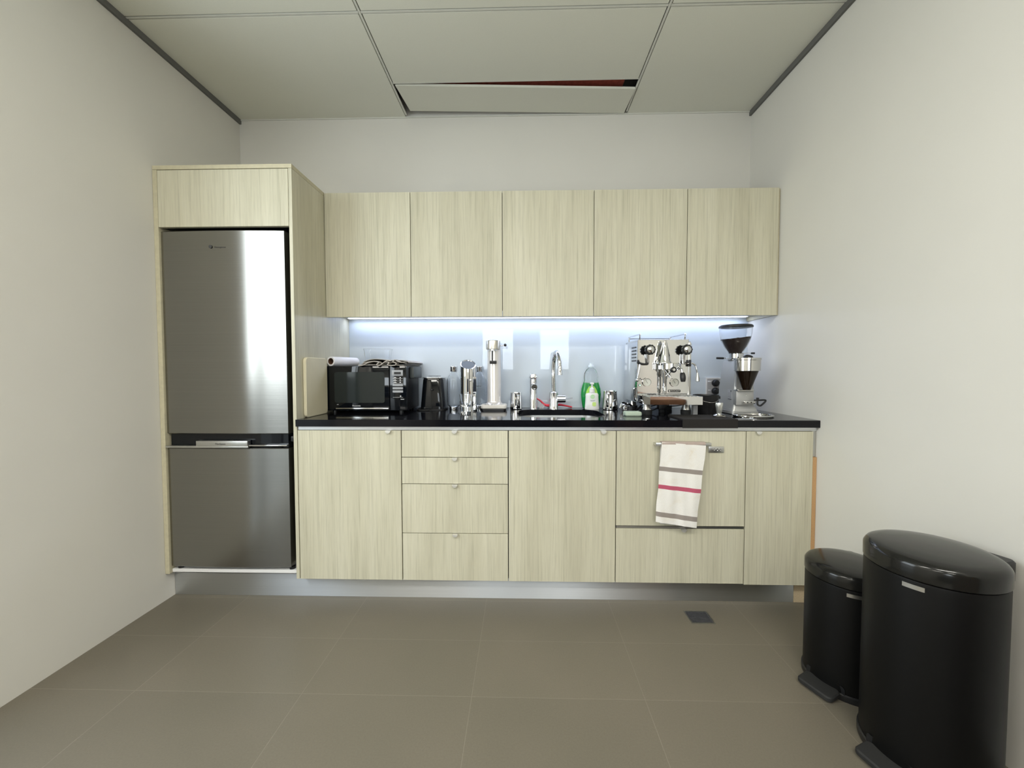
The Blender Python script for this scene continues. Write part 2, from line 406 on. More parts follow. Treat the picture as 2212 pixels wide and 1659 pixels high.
def door_curved(x0, x1, z0, z1, yf, bulge):
    n = 24; loops = []
    for z in (z0, z0+.003, z1-.003, z1):
        e_ = .003 if z in (z0, z1) else 0
        lp = []
        for i in range(n+1):
            u = i/n; x = x0+(x1-x0)*u
            lp.append((x, yf-bulge*(1-(2*u-1)**2)+e_, z))
        lp.append((x1+.0, -.545, z)); lp.append((x0, -.545, z)); loops.append(lp)
    return loft(bm_new(), loops)
t = thing('fridge', 'tall brushed steel fridge freezer with two doors', 'fridge', (-1.27, -.3, .15))
obj('body', B(-1.562, -.978, -.535, -.03, .160, 1.772, .004), BLACK, t)
d = obj('upper_door', door_curved(-1.5755, -.985, .814, 1.776, -.594, .010), FRIDGE, t)
obj('badge', L([(.0078, 0), (.0078, .0015)], (-1.330, -.6055, 1.699), (0, -1, 0), 24), DARKPRINT, d)
text('logo', 'Westinghouse', .0095, (-1.286, -.6052, 1.6965), (PI/2, 0, 0), DARKPRINT, d, .0002, sx=1.0)
d = obj('lower_door', door_curved(-1.5755, -.985, .164, .745, -.594, .010), FRIDGE, t)
d = obj('handle_recess', B(-1.565, -.990, -.585, -.55, .747, .812), GLOSS, t, smooth=False)
bm = B(-1.573, -1.170, -.612, -.588, .748, .758, .002); box(bm, -1.420, -1.170, -.616, -.590, .757, .783, .003)
d = obj('handle_trim', bm, SATIN, t)
text('lettering', 'FlexSpace', .0125, (-1.30, -.6165, .768), (PI/2, 0, 0), DARKPRINT, d, .0002)
obj('handle_lip', B(-1.168, -.985, -.610, -.585, .757, .763, .0015), CHROME, t)
obj('hinge', B(-.982, -.966, -.58, -.54, .775, .800, .003), BLACK, t)
obj('foot', L([(.014, 0), (.014, .011)], (-.990, -.572, .149)), BLACK, t)
obj('foot', L([(.014, 0), (.014, .011)], (-1.545, -.572, .149)), BLACK, t)

# wall cabinets
CARC = mat('painted_door_gap_shade', (.05, .04, .03), .8)  # carcass coloured dark so the gaps between doors read as shade
ux = [-.9365, -.468, .028, .518, 1.010, 1.487]; UZ0, UZ1 = 1.407, 2.074
ulab = ['pale wood wall cabinet at the left end, against the fridge housing',
        'pale wood wall cabinet second from the fridge housing, above the sparkling water bottles',
        'middle wall cabinet of the five, above the taps',
        'fourth wall cabinet from the left, above the dish soap and espresso machine',
        'rightmost pale wood wall cabinet, above the coffee grinder']
for i in range(5):
    t = thing('wall_cabinet', ulab[i], 'cabinet', ((ux[i]+ux[i+1])/2, -.15, UZ0), group='wall cabinets over the worktop')
    a, b = ux[i], ux[i+1]
    obj('cabinet_box', B(a+.0003, b-.0003, -.281, -.002, UZ0+.0335, UZ1-.001), CARC, t, smooth=False)
    obj('bottom_panel', B(a+.0003, b-.0003, -.281, -.002, UZ0+.0310, UZ0+.0333), WHITE, t, smooth=False)
    obj('door', B(a+.0016, b-.0016, -.300, -.282, UZ0, UZ1, .0008), WOOD, t, smooth=False)
t = tag(obj('filler_strip', B(1.4885, XR-.001, -.290, -.002, UZ0+.002, UZ1-.001), EDGE, smooth=False), 'thin filler strip between the wall cabinets and the right wall', 'filler strip')
LZ = UZ0+.0308
t = thing('strip_light', 'cool white strip light under the wall cabinets', 'light', (.27, -.045, LZ))
obj('housing', B(-.925, 1.470, -.080, -.036, LZ-.007, LZ-.0002), RAIL, t, smooth=False)
obj('diffuser', B(-.915, 1.460, -.073, -.043, LZ-.009, LZ-.0072), LEDM, t, smooth=False)
area('strip_light_glow', (.27, -.058, LZ-.0105), (math.radians(-10), 0, 0), 2.34, .02, 2.6, (.55, .66, 1.0))

t = tag(obj('splashback', B(-.9365, XR-.001, -.010, -.001, WT+.0005, UZ0+.0300, .0005), SPLASH, smooth=False),
        'pale blue-grey painted glass splashback behind the worktop', 'splashback')

# worktop with the sink cut-out
def worktop():
    bm = bm_new(); x0, x1, y0, y1, z0, z1 = -.9365, XR-.001, -.616, -.0005, .852, WT
    hole = rrect(.115, .560, -.515, -.130, .085, 10)
    n = len(hole)
    for z, top in ((z1, True), (z0, False)):
        hv = [bm.verts.new((x, y, z)) for x, y in hole]
        cs = [bm.verts.new(p) for p in ((x1, y1, z), (x0, y1, z), (x0, y0, z), (x1, y0, z))]
        k = n//4
        for q in range(4):
            arc = hv[q*k:(q+1)*k]
            for j in range(k-1): bm.faces.new((arc[j], arc[j+1], cs[q]))
            nxt = hv[((q+1)*k) % n]
            bm.faces.new((arc[-1], nxt, cs[(q+1) % 4], cs[q]))
        if top: T1 = (hv, cs)
        else: T0 = (hv, cs)
    bridge(bm, T1[0], T0[0]); bridge(bm, T1[1], T0[1])
    return bm
t = tag(obj('worktop', worktop(), STONE, smooth=False), 'polished black stone worktop along the kitchenette', 'worktop')
t = thing('sink', 'undermounted stainless steel sink bowl in the black worktop', 'sink', (.335, -.32, .70))
def bowl(x0, x1, y0, y1, z0, z1, th=.0015):
    bm = bm_new(); out = []
    for o_, zz, ins, r in ((0, z1, 0, .09), (0, z0+.03, .006, .085), (0, z0, .03, .07)):
        out.append([(x, y, zz) for x, y in rrect(x0+ins, x1-ins, y0+ins, y1-ins, r, 8)])
    rs = [[bm.verts.new(p) for p in lp] for lp in out]
    for i in range(2): bridge(bm, rs[i], rs[i+1])
    bm.faces.new(rs[-1])
    rim = [bm.verts.new((x, y, z1)) for x, y in rrect(x0-.012, x1+.012, y0-.012, y1+.012, .1, 8)]
    bridge(bm, rim, rs[0]); return bm
obj('bowl', bowl(.110, .565, -.520, -.125, .70, .8515), SATIN, t, fixn=False)
obj('drain', L([(.035, 0), (.035, .003), (.028, .003), (.022, .001)], (.337, -.32, .7005)), CHROME, t)

# base cabinets
TABM = mat('pale_nickel', (.80, .79, .74), .35, .7)
LZ0, LZ1, FY = .1125, .832, -.602
def tab(x, z, par, mt=TABM, tilt=0, name='handle'):
    loop = [(x+.0125*math.cos(a), z-.012*math.sin(a)) for a in [PI*i/12 for i in range(13)]]
    bm = prism(bm_new(), loop, FY-.013, FY-.011, 'xz'); box(bm, x-.0125, x+.0125, FY-.012, FY+.004, z-.0005, z+.0012)
    return obj(name, bm, mt, par, smooth=False)
def base(name, label, x0, x1, grp='base cabinets under the worktop'):
    t = thing(name, label, 'cabinet', ((x0+x1)/2, -.3, LZ0), group=grp)
    obj('cabinet_box', B(x0+.0004, x1-.0004, FY+.021, -.03, LZ0+.003, .8335 if x1 < .0 or x0 > .57 else .690), WHITE if False else BLACK, t, smooth=False)
    return t
bx = [-.9365, -.4385, .0685, .5740, 1.1725, 1.4775]
t = base('base_cabinet', 'single door base cabinet at the left, next to the fridge', bx[0], bx[1])
d = obj('door', B(bx[0]+.0016, bx[1]-.0021, FY, FY+.019, LZ0, LZ1, .0009), WOOD, t, smooth=False); tab(-.499, LZ1, d)
t = base('drawer_cabinet', 'base cabinet with a stack of four drawers', bx[1], bx[2])
for z0, z1 in ((.7065, LZ1), (.5795, .7035), (.3425, .5765), (LZ0, .3395)):
    d = obj('drawer', B(bx[1]+.0021, bx[2]-.0021, FY, FY+.019, z0, z1, .0009), WOOD, t, smooth=False); tab(-.184, z1, d)
t = base('base_cabinet', 'single door base cabinet under the sink', bx[2], bx[3])
d = obj('door', B(bx[2]+.0021, bx[3]-.0021, FY, FY+.019, LZ0, LZ1, .0009), WOOD, t, smooth=False); tab(.513, LZ1, d)
t = thing('dishwasher', 'double drawer dishwasher behind pale wood fronts, with a towel rail', 'dishwasher', ((bx[3]+bx[4])/2, -.3, LZ0))
obj('body', B(bx[3]+.001, bx[4]-.001, FY+.021, -.03, LZ0+.003, .8335), BLACK, t, smooth=False)
d = obj('upper_drawer', B(bx[3]+.0016, bx[4]-.0022, FY, FY+.019, .3855, LZ1, .0009), WOOD, t, smooth=False)
bm = B(.745, .996, -.640, -.634, .769, .785, .001)
box(bm, .745, .757, -.634, FY, .771, .783); box(bm, .984, .996, -.634, FY, .771, .783)
obj('towel_rail', bm, SATIN, d)
q = obj('control_badge', B(.998, 1.069, FY-.006, FY, .7335, .7625, .002), SATIN, d)
for x, r in ((1.022, .0045), (1.036, .0062), (1.0495, .0045)):
    obj('button', L([(r, 0), (r, .002), (r*.6, .002), (r*.6, .0008)], (x, FY-.006, .748), (0, -1, 0), 20), CHROME, q)
d = obj('lower_drawer', B(bx[3]+.0016, bx[4]-.0022, FY, FY+.019, LZ0, .3715, .0009), WOOD, t, smooth=False)
tab(.888, .3715, d)
obj('trim_strip', B(bx[3]+.003, bx[4]-.004, FY+.003, FY+.019, .3735, .3825), SATIN, t, smooth=False)
t = base('base_cabinet', 'narrow single door base cabinet at the right end', bx[4], bx[5])
d = obj('door', B(bx[4]+.0016, bx[5], FY, FY+.019, LZ0-.004, LZ1, .0009), WOOD, t, smooth=False); tab(1.225, LZ1, d)
tag(obj('edge_rail', B(-.9360, XR-.002, -.597, -.582, .8345, .8515), RAIL, smooth=False), 'bright aluminium rail just under the black worktop', 'rail')
t = thing('end_filler', 'raw wood filler between the last base cabinet and right wall', 'filler strip', (1.488, -.58, .11))
obj('board', B(1.4785, XR-.001, -.600, -.03, .110, .712), MDF, t, smooth=False)
obj('metal_strip', B(1.4785, XR-.001, -.590, -.03, .713, .8335), SATIN, t, smooth=False)
tag(obj('kickboard', B(XL+.002, 1.437, -.553, -.540, .0005, .1115), KICK, smooth=False), 'brushed aluminium kickboard along the floor', 'kickboard')
tag(obj('kick_block', B(1.438, XR-.002, -.556, -.20, .0005, .1075), speckled('pale_raw_wood', (.50, .40, .26), .08, 200, .8), smooth=False), 'short pale wood block at the right end of the kickboard', 'block')

# floor drain
t = thing('floor_drain', 'small square floor drain in the tiles near the kickboard', 'drain', (.932, -.686, 0))
bm = bm_new()
for a in ((-.052, .052, -.045, -.040), (-.052, .052, .040, .045), (-.052, -.047, -.040, .040), (.047, .052, -.040, .040)): box(bm, a[0], a[1], a[2], a[3], .0004, .003)
obj('frame', bm, SATIN, t, world=False, smooth=False)
bm = B(-.047, .047, -.040, .040, .0003, .0012)
for i in range(9): box(bm, -.043, .043, -.037+i*.0088, -.033+i*.0088, .0012, .0024)
obj('grate', bm, DRAIN, t, world=False, smooth=False)

# ------------------------------------------------------------------ things on the worktop, left to right
def slab(x0, x1, y0, y1, z0, z1, r, plane='yz', e=.003):
    """rounded-corner board with softened edges; the loop lies in the given plane"""
    if plane == 'yz': lo = rrect(y0, y1, z0, z1, r, 6); li = rrect(y0+e, y1-e, z0+e, z1-e, r-e, 6); f = lambda p, h: (h, p[0], p[1]); h = (x0, x1)
    elif plane == 'xz': lo = rrect(x0, x1, z0, z1, r, 6); li = rrect(x0+e, x1-e, z0+e, z1-e, r-e, 6); f = lambda p, h: (p[0], h, p[1]); h = (y0, y1)
    else: lo = rrect(x0, x1, y0, y1, r, 6); li = rrect(x0+e, x1-e, y0+e, y1-e, r-e, 6); f = lambda p, h: (p[0], p[1], h); h = (z0, z1)
    return loft(bm_new(), [[f(p, h[0]) for p in li], [f(p, h[0]+e) for p in lo], [f(p, h[1]-e) for p in lo], [f(p, h[1]) for p in li]])
bm = slab(-.9360, -.920, -.545, -.330, WT, 1.182, .022)
tag(obj('cutting_board', bm, CREAM), 'cream cutting board standing against the fridge housing', 'cutting board')

# microwave
t = thing('microwave', 'black microwave oven standing on the worktop', 'microwave', (-.713, -.20, WT))
obj('body', B(-.930, -.494, -.310, -.055, .898, 1.140, .004), BLACK, t)
bm = B(-.932, -.585, -.325, -.311, .899, 1.141, .004); d = obj('door', bm, GLOSS, t)
obj('window', slab(-.885, -.610, -.3265, -.325, .940, 1.108, .012, 'xz', .0006), WINDOWG, d)
obj('handle_strip', B(-.878, -.590, -.3285, -.325, .906, .913, .0012), STEEL, d)
text('logo', 'Panasonic', .0115, (-.765, -.3258, .9245), (PI/2, 0, 0), PRINT, d)
text('print', 'NN', .006, (-.868, -.3258, .931), (PI/2, 0, 0), PRINT, d)
d = obj('control_panel', B(-.583, -.492, -.323, -.310, .899, 1.141, .003), GLOSS, t)
q = obj('display', B(-.570, -.510, -.3245, -.323, 1.087, 1.118, .0008), GREYP, d); 
obj('display_screen', B(-.558, -.521, -.3250, -.3240, 1.095, 1.108), BLACK, q)
for j in range(3):
    z = 1.076-j*.0125
    bm = B(-.567, -.511, -.3238, -.323, z-.0045, z-.0035); box(bm, -.562, -.545, -.3238, -.323, z-.002, z+.001); box(bm, -.555, -.551, -.3238, -.323, z+.001, z+.005); box(bm, -.528, -.522, -.3238, -.323, z-.002, z+.004)
    obj('button', bm, PRINT, d, smooth=False)
for j in range(3):
    z = 1.037-j*.0175
    obj('button', B(-.567, -.510, -.3252, -.323, z-.006, z+.006, .0015), GREYP, d)
obj('dial_mark', L([(.0035, 0), (.0035, .001)], (-.524, -.3232, .977), (0, -1, 0), 14), PRINT, d)
bm = B(-.567, -.511, -.3238, -.323, .970, .971); box(bm, -.524, -.505, -.3238, -.323, .9585, .9615); obj('print_line', bm, PRINT, d, smooth=False)
obj('side_vent', B(-.4935, -.470, -.250, -.075, 1.072, 1.136, .004), DARKG, t)
for x in (-.90, -.53):
    for y in (-.29, -.09): obj('foot', L([(.012, 0), (.012, .0135)], (x, y, WT)), BLACK, t)
MT = 1.1405
# baking paper roll
t = thing('baking_paper_roll', 'white roll of baking paper lying on the microwave', 'paper roll', (-.90, -.2, MT))
ax = Vector((.052, .20, 0)).normalized(); p0 = Vector((-.9135, -.303, MT+.0262))
bm = bm_new(); lathe(bm, [(.0255, 0), (.0255, .212), (.0175, .212), (.0175, 0), (.0255, 0)], p0, ax, 40, False, False)
obj('paper', bm, PAPER, t)
bm = bm_new(); lathe(bm, [(.0174, .001), (.0174, .211), (.0160, .211), (.0160, .001), (.0174, .001)], p0, ax, 32, False, False)
lathe(bm, [(.0159, .100), (.0159, .102)], p0, ax, 32)
obj('core', bm, CARD, t)
# clear container behind the cloth
bm = bm_new(); out = []
for z, ins in ((MT+.001, .010), (1.228, .003), (1.243, 0)): out.append([(x, y, z) for x, y in rrect(-.800+ins, -.642-ins, -.150+ins, -.070-ins, .02, 6)])
inn = [[(x, y, z) for x, y in rrect(-.800+ins+.002, -.642-ins-.002, -.150+ins+.002, -.070-ins-.002, .018, 6)] for z, ins in ((1.2425, 0), (1.228, .003), (MT+.003, .010))]
loft(bm, out+inn)
tag(obj('plastic_container', bm, CLEARP), 'clear plastic container on the microwave behind the grey cloth', 'container')
# crumpled cloth: folded layers, seen as wavy edges at the front
def cloth_fold(x0, x1, y0, y1, zf, th=.003, nx=40, ny=14):
    bm = bm_new(); g_ = []
    for s in (0, 1):
        rows = []
        for j in range(ny+1):
            row = []
            for i in range(nx+1):
                u = i/nx; v = j/ny; x = x0+(x1-x0)*u; y = y0+(y1-y0)*v
                row.append(bm.verts.new((x, y, zf(u, v)+s*th)))
            rows.append(row)
        g_.append(rows)
    for s in (0, 1):
        for j in range(ny):
            for i in range(nx): bm.faces.new((g_[s][j][i], g_[s][j][i+1], g_[s][j+1][i+1], g_[s][j+1][i]))
    for i in range(nx):
        bm.faces.new((g_[0][0][i], g_[0][0][i+1], g_[1][0][i+1], g_[1][0][i])); bm.faces.new((g_[0][ny][i], g_[0][ny][i+1], g_[1][ny][i+1], g_[1][ny][i]))
    for j in range(ny):
        bm.faces.new((g_[0][j][0], g_[0][j+1][0], g_[1][j+1][0], g_[1][j][0])); bm.faces.new((g_[0][j][nx], g_[0][j+1][nx], g_[1][j+1][nx], g_[1][j][nx]))
    return bm
t = thing('folded_cloth', 'crumpled grey linen cloth on top of the microwave', 'cloth', (-.62, -.2, MT))
env = lambda u: math.sin(PI*min(1, max(0, u)))**.6
obj('fold', cloth_fold(-.745, -.500, -.335, .156, lambda u, v: MT+.0012+.004*math.sin(7*u+2*v)*env(u)*.3+.002*env(u)), GREYLINEN, t)
obj('fold', cloth_fold(-.735, -.490, -.328, .156, lambda u, v: MT+.009+.018*env(u)*(.6+.4*math.sin(9*u+1.3*v))), GREYLINEN, t)
obj('fold', cloth_fold(-.728, -.480, -.318, .156, lambda u, v: MT+.017+.026*env(u)*(.75+.25*math.sin(6*u+2.0*v+1))*(1-.25*v)), GREYLINEN, t)
def ribbon(pts, y0, y1, th, m, par):
    P_ = catmull(pts, 8); bm = bm_new(); lp = []
    for i, p in enumerate(P_):
        d_ = (P_[min(i+1, len(P_)-1)]-P_[max(i-1, 0)]); n_ = Vector((-d_.z, 0, d_.x)).normalized()
        lp.append((p, n_))
    a = [(p.x+n_.x*th/2, p.z+n_.z*th/2) for p, n_ in lp]+[(p.x-n_.x*th/2, p.z-n_.z*th/2) for p, n_ in reversed(lp)]
    A = [bm.verts.new((x, y0, z)) for x, z in a]; Bb = [bm.verts.new((x, y1, z)) for x, z in a]
    n2 = len(lp)
    for i in range(len(a)): bm.faces.new((A[i], A[(i+1) % len(a)], Bb[(i+1) % len(a)], Bb[i]))
    for q in (A, Bb):
        for i in range(n2-1): bm.faces.new((q[i], q[i+1], q[2*n2-2-i], q[2*n2-1-i]))
    return obj('rolled_edge', bm, m, par)
Z = MT+.0025
ribbon([(-.745, 0, Z+.004), (-.735, 0, Z), (-.715, 0, Z+.004), (-.69, 0, Z+.016), (-.66, 0, Z+.022), (-.635, 0, Z+.018), (-.645, 0, Z+.004), (-.632, 0, Z), (-.615, 0, Z+.010), (-.59, 0, Z+.026), (-.57, 0, Z+.024)], -.345, -.30, .004, GREYLINEN, t)
ribbon([(-.60, 0, Z+.020), (-.578, 0, Z+.016), (-.585, 0, Z+.004), (-.570, 0, Z-.0005), (-.545, 0, Z+.002), (-.540, 0, Z+.012), (-.556, 0, Z+.020), (-.545, 0, Z+.030), (-.52, 0, Z+.018), (-.49, 0, Z+.018)], -.348, -.30, .004, GREYLINEN, t)

# toaster seen end-on
t = thing('toaster', 'black toaster with chrome rim beside the microwave', 'toaster', (-.385, -.10, WT))
lo = [(-.458, -.312, -.182, -.035, .892), (-.458, -.312, -.182, -.035, .905), (-.444, -.326, -.178, -.038, 1.060), (-.440, -.330, -.174, -.040, 1.070)]
bm = loft(bm_new(), [[(x, y, z) for x, y in rrect(a, b, c, d_, .035 if i < 3 else .03, 8)] for i, (a, b, c, d_, z) in enumerate(lo)])
obj('body', bm, GLOSS, t)
bm = loft(bm_new(), [[(x, y, 1.0705) for x, y in rrect(-.446, -.324, -.180, -.036, .035, 8)], [(x, y, 1.074) for x, y in rrect(-.446, -.324, -.180, -.036, .035, 8)], [(x, y, 1.081) for x, y in rrect(-.425, -.345, -.160, -.055, .02, 8)]])
obj('top_rim', bm, CHROME, t)
bm = B(-.413, -.392, -.150, -.065, 1.0812, 1.083); box(bm, -.378, -.357, -.150, -.065, 1.0812, 1.083); obj('slot', bm, BLACK, t, smooth=False)
obj('base', loft(bm_new(), [[(x, y, z) for x, y in rrect(-.455, -.315, -.180, -.037, .03, 6)] for z in (WT, .8915)]), MATTE, t)
obj('lever', B(-.392, -.378, -.193, -.180, 1.00, 1.008, .002), BLACK, t)
tag(obj('power_cable', T([(-.468, -.035, WT+.004), (-.478, -.10, WT+.004), (-.472, -.18, WT+.004), (-.440, -.215, WT+.004), (-.395, -.205, WT+.004)], .0035, 10), CABLE), 'black cable lying between the microwave and the toaster', 'cable')

# sparkling water bottles
def bottle(loc, label):
    t = thing('carbonating_bottle', label, 'bottle', loc, group='carbonating bottles')
    prof = [(.026, .018), (.039, .030), (.041, .045), (.041, .165), (.038, .182), (.022, .214), (.016, .222), (.016, .236)]
    inn = [(r-.0022, z+(.002 if i == 0 else 0)) for i, (r, z) in enumerate(prof)]
    bm = bm_new(); lathe(bm, prof+list(reversed(inn)), (0, 0, 0), n=40, capb=True, capt=True)
    obj('body', bm, CLEARP, t, world=False)
    obj('base', L([(.0255, 0), (.0262, .002), (.0262, .020), (.024, .022)]), CHROME, t, world=False)
    obj('cap', L([(.0195, .222), (.0205, .224), (.0205, .253), (.019, .255)]), CHROME, t, world=False)
    return t
bottle((-.265, -.140, WT), 'clear carbonating bottle with chrome cap next to the toaster')
b = bottle((-.124, -.050, WT), 'clear carbonating bottle behind the chrome cylinder')
text('lettering', 'aarke', .014, (-.124, -.0915, .885+.137), (PI/2, 0, 0), DARKPRINT, b, .0002)
# tall chrome cylinder with slanted opening
t = thing('chrome_cylinder', 'tall polished chrome cylinder with slanted open top', 'dispenser', (-.173, -.20, WT))
bm = bm_new(); n = 48; R0 = .0435; R1 = .040
zt = lambda x, y: 1.124+(.052/(2*R0))*(y+R0)-(.012/R0)*x*.5+.0
ob = [bm.verts.new((R0*math.cos(2*PI*i/n), R0*math.sin(2*PI*i/n), 0)) for i in range(n)]
ot = [bm.verts.new((R0*math.cos(2*PI*i/n), R0*math.sin(2*PI*i/n), zt(R0*math.cos(2*PI*i/n), R0*math.sin(2*PI*i/n))-WT)) for i in range(n)]
it = [bm.verts.new((R1*math.cos(2*PI*i/n), R1*math.sin(2*PI*i/n), zt(R1*math.cos(2*PI*i/n), R1*math.sin(2*PI*i/n))-WT)) for i in range(n)]
ib = [bm.verts.new((R1*math.cos(2*PI*i/n), R1*math.sin(2*PI*i/n), zt(R1*math.cos(2*PI*i/n), R1*math.sin(2*PI*i/n))-WT-.012)) for i in range(n)]
bridge(bm, ob, ot); bridge(bm, ot, it); bridge(bm, it, ib); bm.faces.new(ib); bm.faces.new(ob[::-1])
obj('body', bm, CHROME, t, world=False)
bm = bm_new(); vv = [bm.verts.new((R1*.998*math.cos(2*PI*i/n), R1*.998*math.sin(2*PI*i/n), zt(R1*math.cos(2*PI*i/n), R1*math.sin(2*PI*i/n))-WT-.0035)) for i in range(n)]
vw = [bm.verts.new(v.co-Vector((0, 0, .002))) for v in vv]; bridge(bm, vv, vw); bm.faces.new(vv); bm.faces.new(vw[::-1])
obj('opening', bm, DARKG, t, world=False)
obj('button', L([(.006, 0), (.006, .006), (.004, .007)], (.020, -.038, .175), (0, -1, 0), 20), CHROME, t, world=False)
bm = slab(.030, .050, -.030, -.018, .006, .196, .006, 'xz', .002); obj('side_bar', bm, CHROME, t, world=False)
# two stacked tumblers
def tumbler(z, label):
    t = thing('tumbler', label, 'glass', (-.168, -.335, z), group='stacked clear tumblers')
    pr = [(.025, .0), (.027, .004), (.034, .062), (.0355, .066)]
    bm = bm_new(); lathe(bm, pr+[(.033, .066), (.0315, .060), (.0245, .012), (.0001, .011)], n=36, capt=False)
    obj('bowl', bm, GLASS, t, world=False); return t
tumbler(WT, 'lower clear tumbler of the pair stacked before the chrome cylinder')
tumbler(WT+.0375, 'upper clear tumbler of the pair stacked before the chrome cylinder')
# white carbonator
t = thing('carbonator', 'slim white sparkling water maker with round head and lever', 'water carbonator', (-.030, -.135, WT))
obj('base', slab(-.075, .075, -.062, .044, .010, .034, .018, 'xy', .005), WARMW, t, world=False)
obj('base_foot', slab(-.070, .070, -.056, .040, 0, .0102, .016, 'xy', .001), BLACK, t, world=False)
bm = bm_new(); lathe(bm, [(.052, .034), (.043, .042), (.040, .052), (.0395, .3525)], (0, .008, 0), n=40)
obj('column', bm, mat('satin_white_steel', (.72, .69, .66), .22, .35), t, world=False)
obj('head', L([(.040, .352), (.0415, .354), (.0415, .398), (.040, .402), (.012, .408)], (-.004, -.012, 0), n=44), mat('champagne_metal', (.58, .55, .48), .3, .8), t, world=False)
bm = L([(.023, .343), (.023, .352)], (-.004, -.030, 0), n=30); obj('collar', bm, CHROME, t, world=False)
bm = bm_new(); cyl(bm, (-.008, -.040, .345), (-.008, -.040, .275), .0035); box(bm, -.022, .018, -.048, -.036, .268, .286, .003); obj('nozzle', bm, BLACK, t, world=False)
d = obj('lever', T([(.036, -.01, .374), (.060, -.012, .374)], .0028, 12, smooth=False), CHROME, t, world=False)
bm = bm_new(); bmesh.ops.create_uvsphere(bm, u_segments=20, v_segments=14, radius=.0085, matrix=Matrix.Translation((.066, -.012, .377))); obj('knob', bm, BLACK, d, world=False)
bm = bm_new()
for i in range(3): box(bm, -.052+i*.018, -.040+i*.018, -.059, -.048, .0340, .0346)
for i in range(6): box(bm, .004+i*.010, .009+i*.010, -.059, -.056, .0340, .0344)
obj('symbols', bm, DARKPRINT, t, world=False, smooth=False)

# milk jugs
def jug(loc, h, rb, rt_, ang, label):
    t = thing('milk_jug', label, 'jug', loc, ang, group='stainless steel milk jugs')
    bm = bm_new(); lathe(bm, [(rb*.9, 0), (rb, .004), (rb, .012), (rt_*1.03, h*.72), (rt_, h*.93), (rt_*1.02, h), (rt_*.96, h), (rt_*.94, h*.9), (rb*.92, .012), (.0001, .010)], n=44, capt=False)
    for v in bm.verts:                        # pouring lip on the far side of the handle
        a = math.atan2(v.co.y, v.co.x)
        if v.co.z > h*.8: v.co += Vector((0, 1, .3))*max(0, math.cos(a-PI/2))**6*.006*(v.co.z/h-.8)*5
    obj('body', bm, CHROME, t, world=False)
    pts = [(0, -rt_*.98, h*.86), (0, -rt_-.016, h*.87), (0, -rt_-.024, h*.75), (0, -rt_-.024, h*.40), (0, -rt_-.018, h*.22), (0, -rb*.96, h*.18)]
    bm = T(pts, .0038, 10); bmesh.ops.scale(bm, verts=bm.verts, vec=(1.7, 1, 1)); obj('handle', bm, STEEL, t, world=False)
    return t
jug((.098, -.100, WT), .097, .0355, .0325, .25, 'smaller steel milk jug left of the sink taps')
jug((.650, -.120, WT), .108, .0445, .0375, -.5, 'larger steel milk jug right of the dish soap')

# taps
t = thing('filter_tap', 'short upright chrome tap with domed top, left of the gooseneck tap', 'tap', (.201, -.086, WT))
obj('body', L([(.023, 0), (.0215, .004), (.021, .160), (.0205, .178)], n=36), CHROME, t, world=False)
obj('lever_cap', L([(.018, .176), (.0260, .184), (.0272, .194), (.0225, .208), (.010, .214)], n=36), mat('bright_chrome', (.92, .92, .92), .12, 1), t, world=False)
obj('spout', L([(.0175, 0), (.0175, .060), (.0165, .064), (.012, .064), (.012, .058)], (.004, -.010, .142), (0, -1, -.14), 30), CHROME, t, world=False)
t = thing('mixer_tap', 'tall chrome gooseneck mixer tap behind the sink', 'tap', (.322, -.086, WT))
obj('base', L([(.0275, 0), (.0265, .003), (.0265, .096), (.021, .103), (.013, .106)], n=36), CHROME, t, world=False)
pts = [(0, 0, .100), (-.002, 0, .18), (-.002, -.001, .255), (.002, -.012, .300), (.008, -.048, .333), (.016, -.092, .322), (.022, -.118, .285), (.024, -.124, .250)]
obj('neck', T(pts, .0124, 18), CHROME, t, world=False)
obj('nozzle', L([(.0138, .0), (.0138, .048), (.0125, .050)], (.0245, -.125, .204), (0, 0, 1), 26), CHROME, t, world=False)
d = obj('mixer_barrel', L([(.0235, 0), (.0235, .048), (.022, .050)], (.020, 0, .062), (1, 0, 0), 30), CHROME, t, world=False)
obj('mixer_pin', T([(.060, -.004, .066), (.112, -.010, .0665)], .0022, 10, smooth=False), CHROME, d, world=False)
# red dish brush lying behind the taps
t = thing('dish_brush', 'red dish brush with white bristles lying behind the taps', 'brush', (.35, -.045, WT))
o_ = lambda p: Vector(p)
bm = T([(.222, -.038, .944), (.245, -.038, .930), (.268, -.040, .908), (.290, -.043, .902), (.330, -.045, .903), (.360, -.045, .906), (.400, -.043, .900), (.436, -.040, .892)], lambda s: .0045+.004*math.sin(PI*min(1, s*1.0))**2, 12)
obj('handle', bm, RED, t)
bm = bm_new()
for i in range(9):
    for j in range(3):
        u = i/8; x = .224+.044*u; z = .934-.028*u
        cyl(bm, (x, -.046+.008*j, z), (x-.006, -.050+.010*j, z-.034+.016*u*0), .0016, .0016, 6)
for v in bm.verts: v.co.z = max(v.co.z, WT+.0005)
obj('bristles', bm, WHITE, t)
